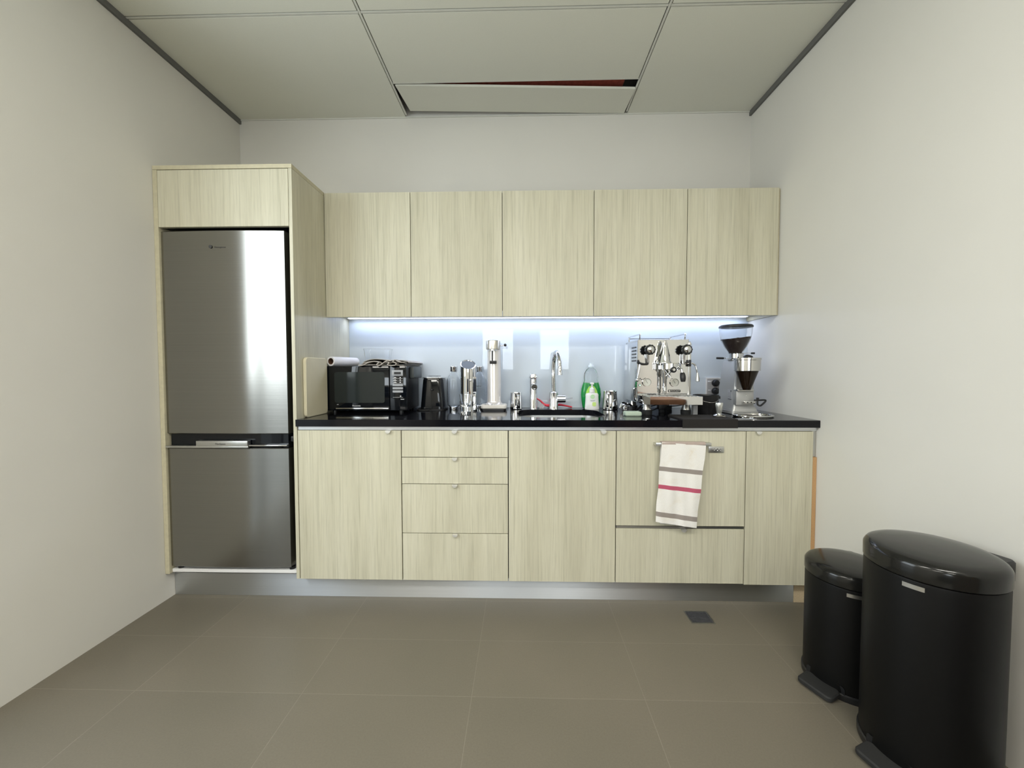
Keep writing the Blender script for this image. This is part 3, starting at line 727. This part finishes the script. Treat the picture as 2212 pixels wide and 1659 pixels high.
# dish soap bottle
t = thing('dish_soap_bottle', 'tall clear bottle of green dish soap by the sink', 'bottle', (.548, -.055, WT))
def oval(prof, cx_, cy_, f=.5, n=36):
    bm = bm_new(); loft(bm, [[(cx_+r*math.cos(2*PI*i/n), cy_+r*f*math.sin(2*PI*i/n), z) for i in range(n)] for r, z in prof]); return bm
pr = [(.040, 0), (.050, .004), (.057, .050), (.060, .085), (.057, .120), (.046, .155), (.040, .168), (.042, .190), (.038, .215), (.026, .235), (.014, .243), (.012, .252)]
obj('body', oval(pr, 0, 0, .48), CLEARP, t, world=False)
pl = [(r-.003, z+.003) for r, z in pr[:5]]+[(.045, .1545)]
obj('soap', oval(pl, 0, 0, .44), GREENL, t, world=False)
obj('cap', L([(.017, .248), (.017, .258), (.011, .262), (.011, .272)], n=28), mat('pale_cap', (.70, .78, .84), .35), t, world=False)
bm = bm_new(); lp = [(.036*math.cos(2*PI*i/36)*(1-.12*math.sin(2*PI*i/36)), .080+.060*math.sin(2*PI*i/36)) for i in range(36)]
prism(bm, lp, -.0300, -.0285, 'xz'); obj('label', bm, LIME, t, world=False)
# white pump soap
t = thing('hand_soap_dispenser', 'white hand soap pump bottle before the green dish soap', 'soap dispenser', (.546, -.105, WT))
pr = [(.040, 0), (.0425, .003), (.0405, .030), (.0375, .075), (.0385, .085), (.034, .094), (.016, .098), (.014, .102)]
obj('body', oval(pr, 0, 0, .55), WHITE, t, world=False)
d = obj('pump', L([(.0155, .100), (.0155, .122), (.010, .126), (.0055, .130), (.0055, .148)], n=26), WHITE, t, world=False)
obj('nozzle', slab(-.013, .006, -.034, .008, .148, .158, .003, 'xy', .002), WHITE, d, world=False)
d = obj('print_badge', L([(.0125, 0), (.0125, .0008)], (0, -.0222, .076), (0, -1, 0), 28), PALEG, t, world=False)
text('lettering', 'Dettol', .0085, (.546, -.1285, WT+.076), (PI/2, 0, 0), WHITE, t, .0002)
bm = B(-.014, .014, -.0232, -.0224, .053, .0555); box(bm, -.011, .011, -.0232, -.0224, .049, .0508); obj('print_line', bm, mat('grey_green_print', (.35, .42, .38), .5), t, world=False, smooth=False)
bm = bm_new(); prism(bm, [(x, z) for x, z in rrect(-.002, .020, .020, .044, .007, 5)], -.0243, -.0232, 'xz'); obj('leaf_print', bm, LIMEP, t, world=False, smooth=False)

# power plug and cable curl left of the espresso machine
t = thing('portafilter', 'spare chrome portafilter with a black handle lying by the jug', 'portafilter', (.728, -.215, WT))
bm = bm_new(); lathe(bm, [(.034, 0), (.035, .003), (.032, .030), (.028, .032), (.026, .006)], (-.014, 0, .012), (.18, -.25, 1), 32); obj('basket', bm, CHROME, t, world=False)
obj('collar', L([(.021, .0), (.021, .030)], (.006, -.036, .001)), BLACK, t, world=False)
obj('handle', T([(-.040, -.030, .008), (.000, -.034, .006), (.030, -.030, .007), (.052, -.020, .016), (.072, -.010, .034)], .0055, 12), BLACK, t, world=False)
tag(obj('sponge', slab(.652, .735, -.462, -.400, WT, .907, .010, 'xy', .005), SPONGE), 'pale green sponge on the worktop in front of the jug', 'sponge')
bpy.data.objects['sponge'].data.materials[0] = SPONGE
tag(obj('steel_disc', L([(.012, 0), (.012, .002)], (.735, -.545, WT)), CHROME), 'tiny steel disc on the worktop before the espresso machine', 'disc')

# ------------------------------------------------------------------ espresso machine
t = thing('espresso_machine', 'polished chrome espresso machine with two black knobs', 'coffee machine', (.885, -.25, WT))
obj('body', B(.747, 1.026, -.326, -.060, .948, 1.268, .003), CHROME, t)
bm = slab(.745, 1.012, -.334, -.3265, .990, 1.277, .004, 'xz', .002); fp = obj('front_panel', bm, CHROME, t)
obj('corner_strip', B(1.0125, 1.029, -.330, -.300, .985, 1.262, .003), SATIN, t)
obj('top_tray', B(.752, 1.020, -.318, -.066, 1.268, 1.279, .002), STEEL, t)
for xs_ in ((.765, 'l'), (1.005, 'r')):
    x = xs_[0]
    obj('cup_rail', T([(x, -.300, 1.276), (x, -.304, 1.302), (x, -.292, 1.308), (x, -.10, 1.308), (x, -.088, 1.302), (x, -.088, 1.276)], .0035, 10, k=5), CHROME, t)
obj('cup_rail', T([(.765, -.088, 1.300), (1.005, -.088, 1.300)], .003, 10, smooth=False), CHROME, t)
bm = bm_new()
for i in range(5): box(bm, .7445, .7475, -.30, -.22, 1.235-i*.018, 1.242-i*.018)
obj('side_vents', bm, BLACK, t, smooth=False)
def knob(x, y, z, r, par, dep=.022):
    n = 44; lp = [[], [], [], []]
    for i in range(n):
        a = 2*PI*i/n; rr = r*(1+.055*math.cos(11*a))
        for q, (h, s) in enumerate(((0, .80), (.004, 1), (dep-.005, 1), (dep, .86))): lp[q].append((x+rr*s*math.cos(a), y-h, z+rr*s*math.sin(a)))
    k_ = obj('knob', loft(bm_new(), lp), BLACK, par)
    obj('knob_cap', L([(r*.68, 0), (r*.68, .002), (r*.5, .005), (.001, .007)], (x, y-dep, z), (0, -1, 0), 30), CHROME, k_)
    obj('knob_stem', L([(.007, 0), (.007, .030)], (x, y+.030, z), (0, -1, 0), 20), CHROME, k_)
    return k_
knob(.797, -.366, 1.222, .0265, t); knob(.986, -.366, 1.222, .0265, t)
# valve stems from which the wands hang
for x, s in ((.793, -1), (.982, 1)):
    obj('valve', T([(x, -.352, 1.200), (x-.002*s, -.350, 1.172), (x-.004*s, -.350, 1.150)], lambda q: .0085-.003*q, 14), CHROME, t)
bm = T([(.797, -.350, 1.158), (.790, -.352, 1.147), (.770, -.352, 1.148), (.752, -.350, 1.153), (.744, -.350, 1.163)], .0052, 12); box(bm, .738, .748, -.358, -.342, 1.150, 1.170, .003); obj('hot_water_grip', bm, BLACK, t)
obj('hot_water_wand', T([(.752, -.352, 1.146), (.748, -.356, 1.120), (.741, -.360, 1.085), (.738, -.362, 1.066)], .0042, 12), CHROME, t)
bm = bm_new(); bmesh.ops.create_uvsphere(bm, u_segments=18, v_segments=12, radius=.0095, matrix=Matrix.Translation((.737, -.362, 1.064))); obj('wand_tip', bm, CHROME, t)
obj('steam_wand', T([(.978, -.350, 1.152), (1.000, -.352, 1.150), (1.022, -.356, 1.151), (1.038, -.358, 1.140), (1.044, -.360, 1.118), (1.048, -.360, 1.098)], .0042, 12), CHROME, t)
obj('steam_tip', L([(.0045, 0), (.010, .030), (.0105, .045), (.008, .047)], (1.048, -.360, 1.103), (.05, 0, -1), 20), SATIN, t)
bm = B(1.006, 1.017, -.360, -.340, 1.135, 1.170, .003); box(bm, .988, 1.006, -.356, -.344, 1.150, 1.160, .002); obj('steam_grip', bm, BLACK, t)
# group head: bell, ring, pump column and lever
g = obj('group_head', L([(.012, 0), (.014, .012), (.0165, .020), (.036, .098), (.040, .104), (.040, .108)], (.874, -.372, 1.258), (0, .12, -1), 44), CHROME, t)
obj('group_bolt', L([(.008, 0), (.008, .012), (.005, .015)], (.874, -.372, 1.256), (0, 0, 1), 6), CHROME, g)
obj('group_neck', L([(.028, 0), (.032, .035)], (.874, -.370, 1.170), (0, 1, 0), 30), CHROME, g)
obj('group_ring', L([(.046, 0), (.050, .003), (.050, .031), (.046, .034)], (.897, -.392, 1.118), (0, 0, 1), 44), CHROME, g)
obj('lever_column', L([(.007, 0), (.0085, .012), (.0105, .016), (.0105, .085), (.013, .090), (.013, .125)], (.874, -.375, 1.000), (0, 0, 1), 28), CHROME, g)
obj('lever_tip', L([(.004, 0), (.010, .006), (.010, .016), (.005, .022)], (.874, -.375, .990), (0, 0, 1), 20), STEEL, g)
obj('lever_arm', T([(.874, -.395, 1.085), (.884, -.405, 1.098), (.893, -.430, 1.116)], .0045, 12), CHROME, g)
obj('lever_knob', L([(.011, 0), (.0150, .003), (.0150, .016), (.011, .019)], (.893, -.432, 1.118), (0, -1, 0), 30), BLACK, g)
obj('lever_knob_cap', L([(.0085, 0), (.006, .003)], (.893, -.451, 1.118), (0, -1, 0), 24), CHROME, g)
obj('portafilter_neck', T([(.922, -.430, 1.135), (.930, -.448, 1.122), (.933, -.455, 1.098)], .0058, 16), CHROME, g)
h = obj('portafilter_handle', T([(.933, -.454, 1.102), (.934, -.460, 1.080), (.934, -.463, 1.058)], lambda q: .0075+.0065*math.sin(PI*(.15+.72*q)), 18), BLACK, g)
obj('spout', T([(.878, -.385, 1.118), (.884, -.400, 1.095), (.892, -.404, 1.080)], .0075, 14), CHROME, g)
# gauges, switch, lamp and name
for x, z in ((.795, 1.052), (.940, 1.051)):
    q = obj('pressure_gauge', L([(.0235, 0), (.0235, .010), (.0205, .010), (.0205, .007)], (x, -.334, z), (0, -1, 0), 40, capt=False), CHROME, t)
    obj('dial', L([(.0206, 0), (.0206, .0015)], (x, -.3355, z), (0, -1, 0), 36), DIAL, q)
    bm = bm_new(); cyl(bm, (x+.003, -.3385, z-.005), (x-.008, -.3385, z+.013), .0009, .0005, 8); obj('needle', bm, DARKPRINT, q)
q = obj('power_light', L([(.0060, 0), (.0060, .004)], (.758, -.334, 1.036), (0, -1, 0), 20), mat('green_ring', (.02, .16, .06), .3), t)
obj('lens', L([(.0038, 0), (.003, .002)], (.758, -.338, 1.036), (0, -1, 0), 20), mat('lit_lens', (.7, .95, .85), .3, emit=(.7, 1, .9), es=.8), q)
bm = bm_new()
for i in range(3): cyl(bm, (.752+i*.007, -.334, 1.066+(i % 2)*.006), (.752+i*.007, -.342, 1.066+(i % 2)*.006), .0028, .0022, 12)
obj('switch_screws', bm, BLACK, t)
q = obj('name_plate', slab(.907, .972, -.337, -.334, .9985, 1.0125, .005, 'xz', .0008), BLACK, t)
text('lettering', 'ROCKET', .0115, (.945, -.3374, 1.0055), (PI/2, 0, 0), CHROME, q, .0002, sx=1.05)
obj('emblem', L([(.0050, 0), (.0050, .0008)], (.914, -.337, 1.0055), (0, -1, 0), 6), CHROME, q)
# drip tray and feet
bm = loft(bm_new(), [[(x, y, z) for x, y in ((.749, -.060), (.749, -.440), (.772, -.468), (1.028, -.472), (1.033, -.465), (1.028, -.060))] for z in (.944, .946, .980, .984)])
d = obj('drip_tray', bm, CHROME, t, angle=20)
bm = bm_new()
for i in range(14): box(bm, .772+i*.018, .780+i*.018, -.455, -.345, .984, .9865)
obj('drip_grate', bm, SATIN, d, smooth=False)
for x in (.785, .985):
    for y in (-.375, -.11):
        f_ = obj('leg', L([(.0225, .026), (.0155, .061)], (x, y, WT), n=30), STEEL, t)
        obj('rubber_foot', L([(.024, 0), (.0255, .004), (.0255, .024), (.0225, .0258)], (x, y, WT), n=30), MATTE, f_)
# plug block and cables under the machine
t = thing('cable_box', 'black adaptor block with cables under the espresso machine', 'adaptor', (.885, -.30, WT))
obj('body', B(.872, .914, -.300, -.262, WT+.018, .939, .003), BLACK, t); obj('plug', B(.880, .904, -.294, -.268, WT, WT+.0185, .002), MATTE, t)
obj('cable', T([(.873, -.285, .930), (.835, -.27, .918), (.80, -.22, .905), (.79, -.13, .895)], .0032, 10), CABLE, t)
obj('cable', T([(.873, -.285, .912), (.84, -.30, .900), (.81, -.28, .892), (.80, -.20, .889), (.84, -.10, .889)], .0032, 10), CABLE, t)
obj('cable', T([(.913, -.280, .925), (.95, -.25, .917), (1.02, -.20, .917), (1.10, -.12, .920)], .0032, 10), CABLE, t)
tag(obj('small_grey_box', B(1.012, 1.034, -.405, -.380, WT, .935, .002), mat('grey_plastic', (.30, .30, .30), .5)), 'small grey block between the espresso machine and the knock box', 'block')

# tamping mat with lip over the front edge
bm = bm_new()
prof = [(-.430, WT+.0003), (-.430, WT+.006), (-.6225, WT+.006), (-.6235, WT+.004), (-.6235, .850), (-.6175, .850), (-.6175, WT+.0003)]
lp = prof
a = [bm.verts.new((.872, y, z)) for y, z in lp]; b = [bm.verts.new((1.122, y, z)) for y, z in lp]; bridge(bm, a, b); bm.faces.new(a[::-1]); bm.faces.new(b)
tag(obj('tamping_mat', bm, BROWNF, smooth=False), 'dark rubber tamping mat folded over the worktop edge', 'mat')
t = thing('tamper', 'silver tamper standing on the dark rubber mat', 'tamper', (1.082, -.528, WT+.006))
obj('base', L([(.0275, 0), (.029, .002), (.029, .007), (.020, .013), (.012, .016)], n=40), STEEL, t, world=False)
obj('handle', L([(.010, .015), (.011, .020), (.016, .048), (.0175, .064), (.016, .068)], n=32), mat('pale_metal_handle', (.62, .63, .60), .25, .8), t, world=False)
# knock box
t = thing('knock_box', 'round black knock box between espresso machine and grinder', 'knock box', (1.110, -.325, WT))
bm = bm_new(); lathe(bm, [(.058, 0), (.060, .003), (.062, .094), (.064, .100), (.059, .100), (.056, .090), (.054, .010), (.0001, .008)], n=48, capt=False)
obj('body', bm, BLACK, t, world=False)
obj('knock_bar', T([(-.052, 0, .088), (.052, 0, .088)], .007, 16, smooth=False), MATTE, t, world=False)
obj('wire_band', T([(-.052, -.036, .080), (-.030, -.056, .068), (0, -.0645, .063), (.030, -.056, .068), (.054, -.034, .082)], .0014, 8), CHROME, t, world=False)
obj('bar_cap', L([(.009, 0), (.009, .010)], (.058, -.010, .086), (1, -.1, 0), 18), BLACK, t, world=False)

# wall socket with two black plugs
t = thing('power_outlet', 'white-framed grey power outlet on the splashback', 'power outlet', (1.31, -.010, 1.02))
bm = bm_new()
for a in ((1.249, 1.256, .962, 1.070), (1.256, 1.368, 1.063, 1.070), (1.256, 1.368, .962, .969), (1.368, 1.375, .962, 1.070)): box(bm, a[0], a[1], -.0165, -.0105, a[2], a[3])
obj('frame', bm, WHITE, t, smooth=False)
d = obj('plate', B(1.2563, 1.3677, -.0155, -.0108, .9693, 1.0627), mat('grey_outlet_plate', (.42, .41, .41), .4), t, smooth=False)
for z in (1.045, .993): obj('switch', B(1.262, 1.278, -.0185, -.0155, z-.003, z+.003, .0008), WHITE, d)
for i, z in enumerate((1.037, .988)):
    q = thing('plug', ['upper black plug in the outlet behind the grinder', 'lower black plug in the outlet behind the grinder'][i], 'plug', (1.305, -.016, z))
    obj('body', L([(.021, 0), (.021, .014), (.016, .022), (.009, .024)], (1.305, -.0160, z), (0, -1, 0), 28), BLACK, q)
    obj('cable', T([(1.312, -.035, z), (1.335, -.040, z+.004*(1-2*i)), (1.352, -.034, z-.02), (1.360+.012*i, -.030, z-.04 if i == 0 else z-.06)], .004, 10), CABLE, q)

# ------------------------------------------------------------------ coffee grinder
t = thing('coffee_grinder', 'silver coffee grinder with a clear bean hopper', 'coffee grinder', (1.31, -.30, WT))
lo = [(1.244, 1.376, -.372, -.175, .9015), (1.246, 1.374, -.370, -.178, .912), (1.256, 1.364, -.362, -.188, .932), (1.258, 1.362, -.360, -.190, 1.02), (1.272, 1.360, -.352, -.200, 1.160), (1.280, 1.352, -.345, -.208, 1.170)]
bm = loft(bm_new(), [[(x, y, z) for x, y in rrect(a, b, c, d_, .012, 6)] for a, b, c, d_, z in lo])
body = obj('body', bm, SILVER, t)
obj('base_plate', loft(bm_new(), [[(x, y, z) for x, y in rrect(1.240, 1.380, -.378, -.170, .014, 6)] for z in (.888, .9012)]), SILVER, t)
for x in (1.258, 1.362):
    for y in (-.36, -.19): obj('foot', L([(.010, 0), (.010, .0032)], (x, y, WT)), MATTE, t)
obj('collar', L([(.046, 1.170), (.046, 1.178), (.036, 1.180), (.036, 1.203), (.040, 1.205)], (1.310, -.275, 0), n=40), CHROME, t)
# hopper
HC = (1.306, -.272, 0)
out = [(.034, 1.204), (.036, 1.212), (.056, 1.243), (.071, 1.276), (.078, 1.310), (.080, 1.343)]
inn = [(r-.002, z+.0005) for r, z in reversed(out)]
bm = bm_new(); lathe(bm, out+inn, HC, n=56, capb=True, capt=True); hop = obj('hopper', bm, CLEARP, t)
bm = bm_new(); lathe(bm, [(r-.0032, z+.001) for r, z in out[:4]]+[(.073, 1.286), (.001, 1.287)], HC, n=56, capt=False)
for v in bm.verts:
    if v.co.z > 1.2855: v.co.z += (v.co.x-HC[0])*.11+.002*math.sin(v.co.x*300)+.002*math.cos(v.co.y*260)
bmesh.ops.recalc_face_normals(bm, faces=bm.faces)
obj('coffee_beans', bm, BEANS, hop)['kind'] = 'stuff'
obj('hopper_lid', L([(.081, 1.3435), (.0832, 1.345), (.0832, 1.352), (.078, 1.357), (.030, 1.361)], HC, n=56), BLACK, t)
bm = T([(1.336, -.285, 1.206), (1.380, -.290, 1.206)], .0018, 8, smooth=False); d = obj('gate_slide', bm, CHROME, t)
obj('gate_tab', B(1.380, 1.398, -.296, -.284, 1.2005, 1.2105, .002), BLACK, d)
bm = T([(1.280, -.300, 1.176), (1.245, -.318, 1.175), (1.225, -.326, 1.1785), (1.210, -.330, 1.178)], .0025, 10); d = obj('grind_lever', bm, CHROME, t)
obj('grip', T([(1.214, -.330, 1.178), (1.176, -.338, 1.1785)], .0055, 12, smooth=False), BLACK, d)
obj('pointer', B(1.255, 1.285, -.335, -.322, 1.173, 1.177, .001), BLACK, t)
# doser
DC = (1.288, -.420, 0)
obj('doser', L([(.060, 1.112), (.0605, 1.165), (.063, 1.167), (.063, 1.176), (.058, 1.177)], DC, n=52), STEEL, t)
obj('doser_cone', L([(.018, 1.015), (.052, 1.1115)], DC, n=48), GROUND, t)
obj('doser_knob', L([(.024, 0), (.020, .010), (.008, .016)], (1.300, -.405, 1.1775), (0, 0, 1), 28), BLACK, t)
bm = loft(bm_new(), [[(1.360, -.362, z), (1.360, -.430, z), (1.372, -.430, z), (1.372, -.362, z)] for z in (.94, 1.10)]) if False else None
bm = bm_new(); lp = [(1.262, 1.030), (1.262, 1.165), (1.367, 1.165), (1.367, 1.095), (1.345, 1.030)]
prism(bm, [(x, z) for x, z in lp], -.372, -.358, 'xz'); obj('doser_bracket', bm, SILVER, t, smooth=False)
d = obj('front_cover', B(1.256, 1.340, -.384, -.355, .935, 1.008, .003), SILVER, t)
obj('top_lip', B(1.256, 1.339, -.398, -.357, 1.008, 1.016, .002), STEEL, d)
obj('screw', L([(.004, 0), (.003, .002)], (1.306, -.384, .985), (0, -1, 0), 12), CHROME, d)
f_ = obj('fork', B(1.283, 1.342, -.408, -.384, .944, .958, .003), STEEL, d)
obj('switch_plate', B(1.291, 1.329, -.411, -.4085, .945, .957, .001), SATIN, f_)
for x in (1.300, 1.318): obj('fork_screw', L([(.0035, 0), (.0025, .002)], (x, -.411, .951), (0, -1, 0), 12), BLACK, f_)
bm = T([(1.338, -.400, .962), (1.352, -.404, .960), (1.352, -.406, .942), (1.362, -.408, .934), (1.374, -.408, .940), (1.390, -.410, .962), (1.352, -.406, .962)], .0045, 10, k=5); box(bm, 1.347, 1.357, -.412, -.400, .960, .975, .002)
obj('dose_lever', bm, BLACK, t)
# label on its left side
lb = B(1.2535, 1.2557, -.345, -.300, .955, 1.010)
bm = bm_new(); q_ = [(1.2573, -.338, .958), (1.2573, -.296, .958), (1.2570, -.296, 1.012), (1.2570, -.338, 1.012)]
q2 = [(x-.0010, y, z) for x, y, z in q_]; A = [bm.verts.new(p) for p in q_]; Bq = [bm.verts.new(p) for p in q2]; bridge(bm, A, Bq); bm.faces.new(A[::-1]); bm.faces.new(Bq); lb.free()
lab = obj('label', bm, mat('silver_label', (.50, .50, .52), .4, .3), body, smooth=False)
bm = bm_new(); box(bm, 1.2556, 1.2561, -.336, -.300, .960, .963); box(bm, 1.2556, 1.2561, -.335, -.327, 1.000, 1.009)
for i in range(5): box(bm, 1.2556, 1.2561, -.334, -.300, .971+i*.006, .9718+i*.006)
obj('label_print', bm, DARKPRINT, lab, smooth=False)
t.location.x -= .018
# round catch tray at its foot
t = thing('catch_tray', 'round chrome-rimmed catch tray with coffee grounds before the grinder', 'tray', (1.280, -.462, WT))
n = 48; bm = bm_new()
pts = [(.092*math.cos(2*PI*i/n), .068*math.sin(2*PI*i/n), .006) for i in range(n)]
rs = []
for i, p in enumerate(pts):
    a = 2*PI*i/n; d_ = Vector((math.cos(a), math.sin(a), 0)); rs.append(ring(bm, Vector(p), d_, Vector((0, 0, 1)), .0045, n=10))
for i in range(n): bridge(bm, rs[i], rs[(i+1) % n])
obj('rim', bm, CHROME, t, world=False)
obj('dish', loft(bm_new(), [[(.089*math.cos(2*PI*i/n), .066*math.sin(2*PI*i/n), z) for i in range(n)] for z in (.0004, .002)]), STEEL, t, world=False)
bm = loft(bm_new(), [[(r*math.cos(2*PI*i/24)*(1+.12*math.sin(5*i)), .010+r*.6*math.sin(2*PI*i/24), z) for i in range(24)] for r, z in ((.045, .0021), (.030, .0042), (.006, .0052))])
obj('coffee_grounds', bm, BEANS, t, world=False)['kind'] = 'stuff'
tag(obj('grey_card', B(1.150, 1.235, -.575, -.545, WT, WT+.0012), GREYP, smooth=False), 'thin grey strip at the worktop edge beside the mat', 'strip')

# ------------------------------------------------------------------ tea towel on the dishwasher rail
def towel_mat():
    m = mat('striped_tea_towel', (.80, .77, .73), .9, spec=.2)
    uv = N(m, 'ShaderNodeUVMap'); sx_ = N(m, 'ShaderNodeSeparateXYZ'); LK(m, uv.outputs[0], sx_.inputs[0])
    r = N(m, 'ShaderNodeValToRGB'); r.color_ramp.interpolation = 'CONSTANT'; el = r.color_ramp.elements
    W_ = (.80, .78, .74); G_ = (.30, .265, .24); R_ = (.48, .10, .16); K_ = (.30, .27, .25)
    seq = [(0, W_), (.300, G_), (.352, W_), (.525, R_), (.578, W_), (.852, K_), (.855, W_), (.866, G_), (.922, W_), (.934, K_), (.937, W_)]
    el[0].position = 0; el[0].color = (*W_, 1); el[1].position = seq[1][0]; el[1].color = (*seq[1][1], 1)
    for p, c in seq[2:]:
        q = el.new(p); q.color = (*c, 1)
    LK(m, sx_.outputs[1], r.inputs[0])
    v = coords(m); f = noise(m, v, 14, 4, .55); g2 = noise(m, v, 500, 2)
    c = mix(m, 1, r.outputs[0], ramp(m, f, [(.28, (.84, .74, .60)), (.36, (.96, .94, .90)), (.5, (1, 1, 1))]), 'MULTIPLY')
    c = mix(m, 1, c, ramp(m, g2, [(.3, (.93, .93, .93)), (.7, (1.03, 1.03, 1.03))]), 'MULTIPLY')
    LK(m, c, P(m).inputs['Base Color']); bump(m, g2, .25, .0006); return m
TOW = towel_mat()
def towel_sheet(corners, y, amp, nu=26, nv=60, th=.0022, top_wrap=True, ph=0):
    """corners: top-left, top-right, bottom-right, bottom-left as (x, z)"""
    bm = bm_new(); uvl = bm.loops.layers.uv.new('UVMap'); TL, TR, BR, BL = corners
    G = []
    for s in (0, 1):
        rows = []
        for j in range(nv+1):
            v = j/nv; row = []
            for i in range(nu+1):
                u = i/nu
                x = (TL[0]*(1-u)+TR[0]*u)*(1-v)+(BL[0]*(1-u)+BR[0]*u)*v
                z = (TL[1]*(1-u)+TR[1]*u)*(1-v)+(BL[1]*(1-u)+BR[1]*u)*v
                yy = y+amp*v**.6*(math.sin(11*u+3*v+ph)+.6*math.sin(23*u-4*v+ph))*.5
                x += .0015*math.sin(14*v+ph)
                row.append((bm.verts.new((x, yy-s*th, z)), u, v))
            rows.append(row)
        G.append(rows)
    def face(q):
        f_ = bm.faces.new([k_[0] for k_ in q])
        for lpp, k_ in zip(f_.loops, q): lpp[uvl].uv = (k_[1], k_[2])
    for s in (0, 1):
        for j in range(nv):
            for i in range(nu): face((G[s][j][i], G[s][j][i+1], G[s][j+1][i+1], G[s][j+1][i]))
    for i in range(nu):
        face((G[0][0][i], G[0][0][i+1], G[1][0][i+1], G[1][0][i])); face((G[0][nv][i], G[0][nv][i+1], G[1][nv][i+1], G[1][nv][i]))
    for j in range(nv):
        face((G[0][j][0], G[0][j+1][0], G[1][j+1][0], G[1][j][0])); face((G[0][j][nu], G[0][j+1][nu], G[1][j+1][nu], G[1][j][nu]))
    return bm
t = thing('tea_towel', 'white tea towel with grey and red stripes over the rail', 'tea towel', (.85, -.64, .42))
obj('front_fall', towel_sheet([(.768, .7885), (.967, .774), (.930, .394), (.744, .422)], -.6460, .0045), TOW, t)
bm = towel_sheet([(.770, .7885), (.965, .7875), (.925, .391), (.773, .406)], -.6245, .002, ph=2, th=.002)
m2 = mat('plain_white_linen', (.76, .74, .72), .9); obj('back_fall', bm, m2, t)
bm = bm_new(); prof = [(-.6245, .786), (-.6265, .7895), (-.633, .7915), (-.642, .7905), (-.6482, .786), (-.6482, .779), (-.6458, .779), (-.6458, .7855), (-.641, .7880), (-.633, .7890), (-.628, .7868), (-.6268, .784)]
A = [bm.verts.new((.7695, y, z)) for y, z in prof]; Bq = [bm.verts.new((.9660, y, z-.002)) for y, z in prof]; bridge(bm, A, Bq); bm.faces.new(A[::-1]); bm.faces.new(Bq)
obj('top_fold', bm, speckled('grey_brown_linen', (.42, .34, .30), .06, 400, .9), t, smooth=False)

# ------------------------------------------------------------------ pedal bins
def bin_(name, label, cx_, cy_, r, zs, H, face, boff):
    t = thing(name, label, 'bin', (cx_, cy_, 0), face, 'black pedal bins')      # local -y is the front
    obj('base_ring', L([(r+.003, .0), (r+.004, .003), (r+.004, .020), (r, .023)], n=72), BLACK, t, world=False)
    obj('body', L([(r-.001, .0232), (r, .030), (r, zs-.010), (r-.002, zs-.002)], n=72), BINB, t, world=False)
    k_ = H-zs
    obj('lid', L([(r-.001, zs), (r+.002, zs+.003), (r+.002, zs+k_*.60), (r-.001, zs+k_*.70), (r-.005, zs+k_*.79), (r-.013, zs+k_*.86), (r-.030, zs+k_*.915), (r*.5, zs+k_*.975), (.002, H)], n=80), BINL, t, world=False)
    bm = bm_new(); n_ = 10; w_ = .022; F_ = []
    for s_, rr in ((0, r-.0025), (1, r+.0016)):
        F_.append([[bm.verts.new((rr*math.sin(a), -rr*math.cos(a), z)) for a in [boff+(-w_+2*w_*i/n_)/r for i in range(n_+1)]] for z in (zs-.024, zs-.012)])
    for i in range(n_):
        for s_ in (0, 1): bm.faces.new((F_[s_][0][i], F_[s_][0][i+1], F_[s_][1][i+1], F_[s_][1][i]))
        for j in (0, 1): bm.faces.new((F_[0][j][i], F_[0][j][i+1], F_[1][j][i+1], F_[1][j][i]))
    for i in (0, n_): bm.faces.new((F_[0][0][i], F_[0][1][i], F_[1][1][i], F_[1][0][i]))
    obj('badge', bm, SATIN, t, world=False)
    obj('hinge', slab(-r*.66, r*.66, r-.045, r+.020, zs-.018, H-.022, .018, 'xy', .005), BLACK, t, world=False)
    bm = slab(-.056, .056, -r-.052, -r+.010, .012, .030, .016, 'xy', .004); 
    for v in bm.verts:
        if v.co.y < -r-.010: v.co.z -= .006
    obj('pedal', bm, MATTE, t, world=False)
    bm = bm_new(); lp = []
    for s_ in (0, 1):
        pass
    loft(bm, [[(x, -r*math.cos(math.asin(max(-1, min(1, x/r))))-.0022-d_, z) for x, z in rrect(-.062, .062, .004, .050, .014, 5)] for d_ in (0, .0012)])
    obj('pedal_surround', bm, BLACK, t, world=False)
    return t
bin_('pedal_bin', 'large black pedal bin at the right, in front', 1.300, -1.322, .146, .557, .619, math.radians(-74), math.radians(16))
bin_('pedal_bin', 'smaller black pedal bin behind the large one', 1.298, -1.039, .125, .384, .440, math.radians(-68), math.radians(38))
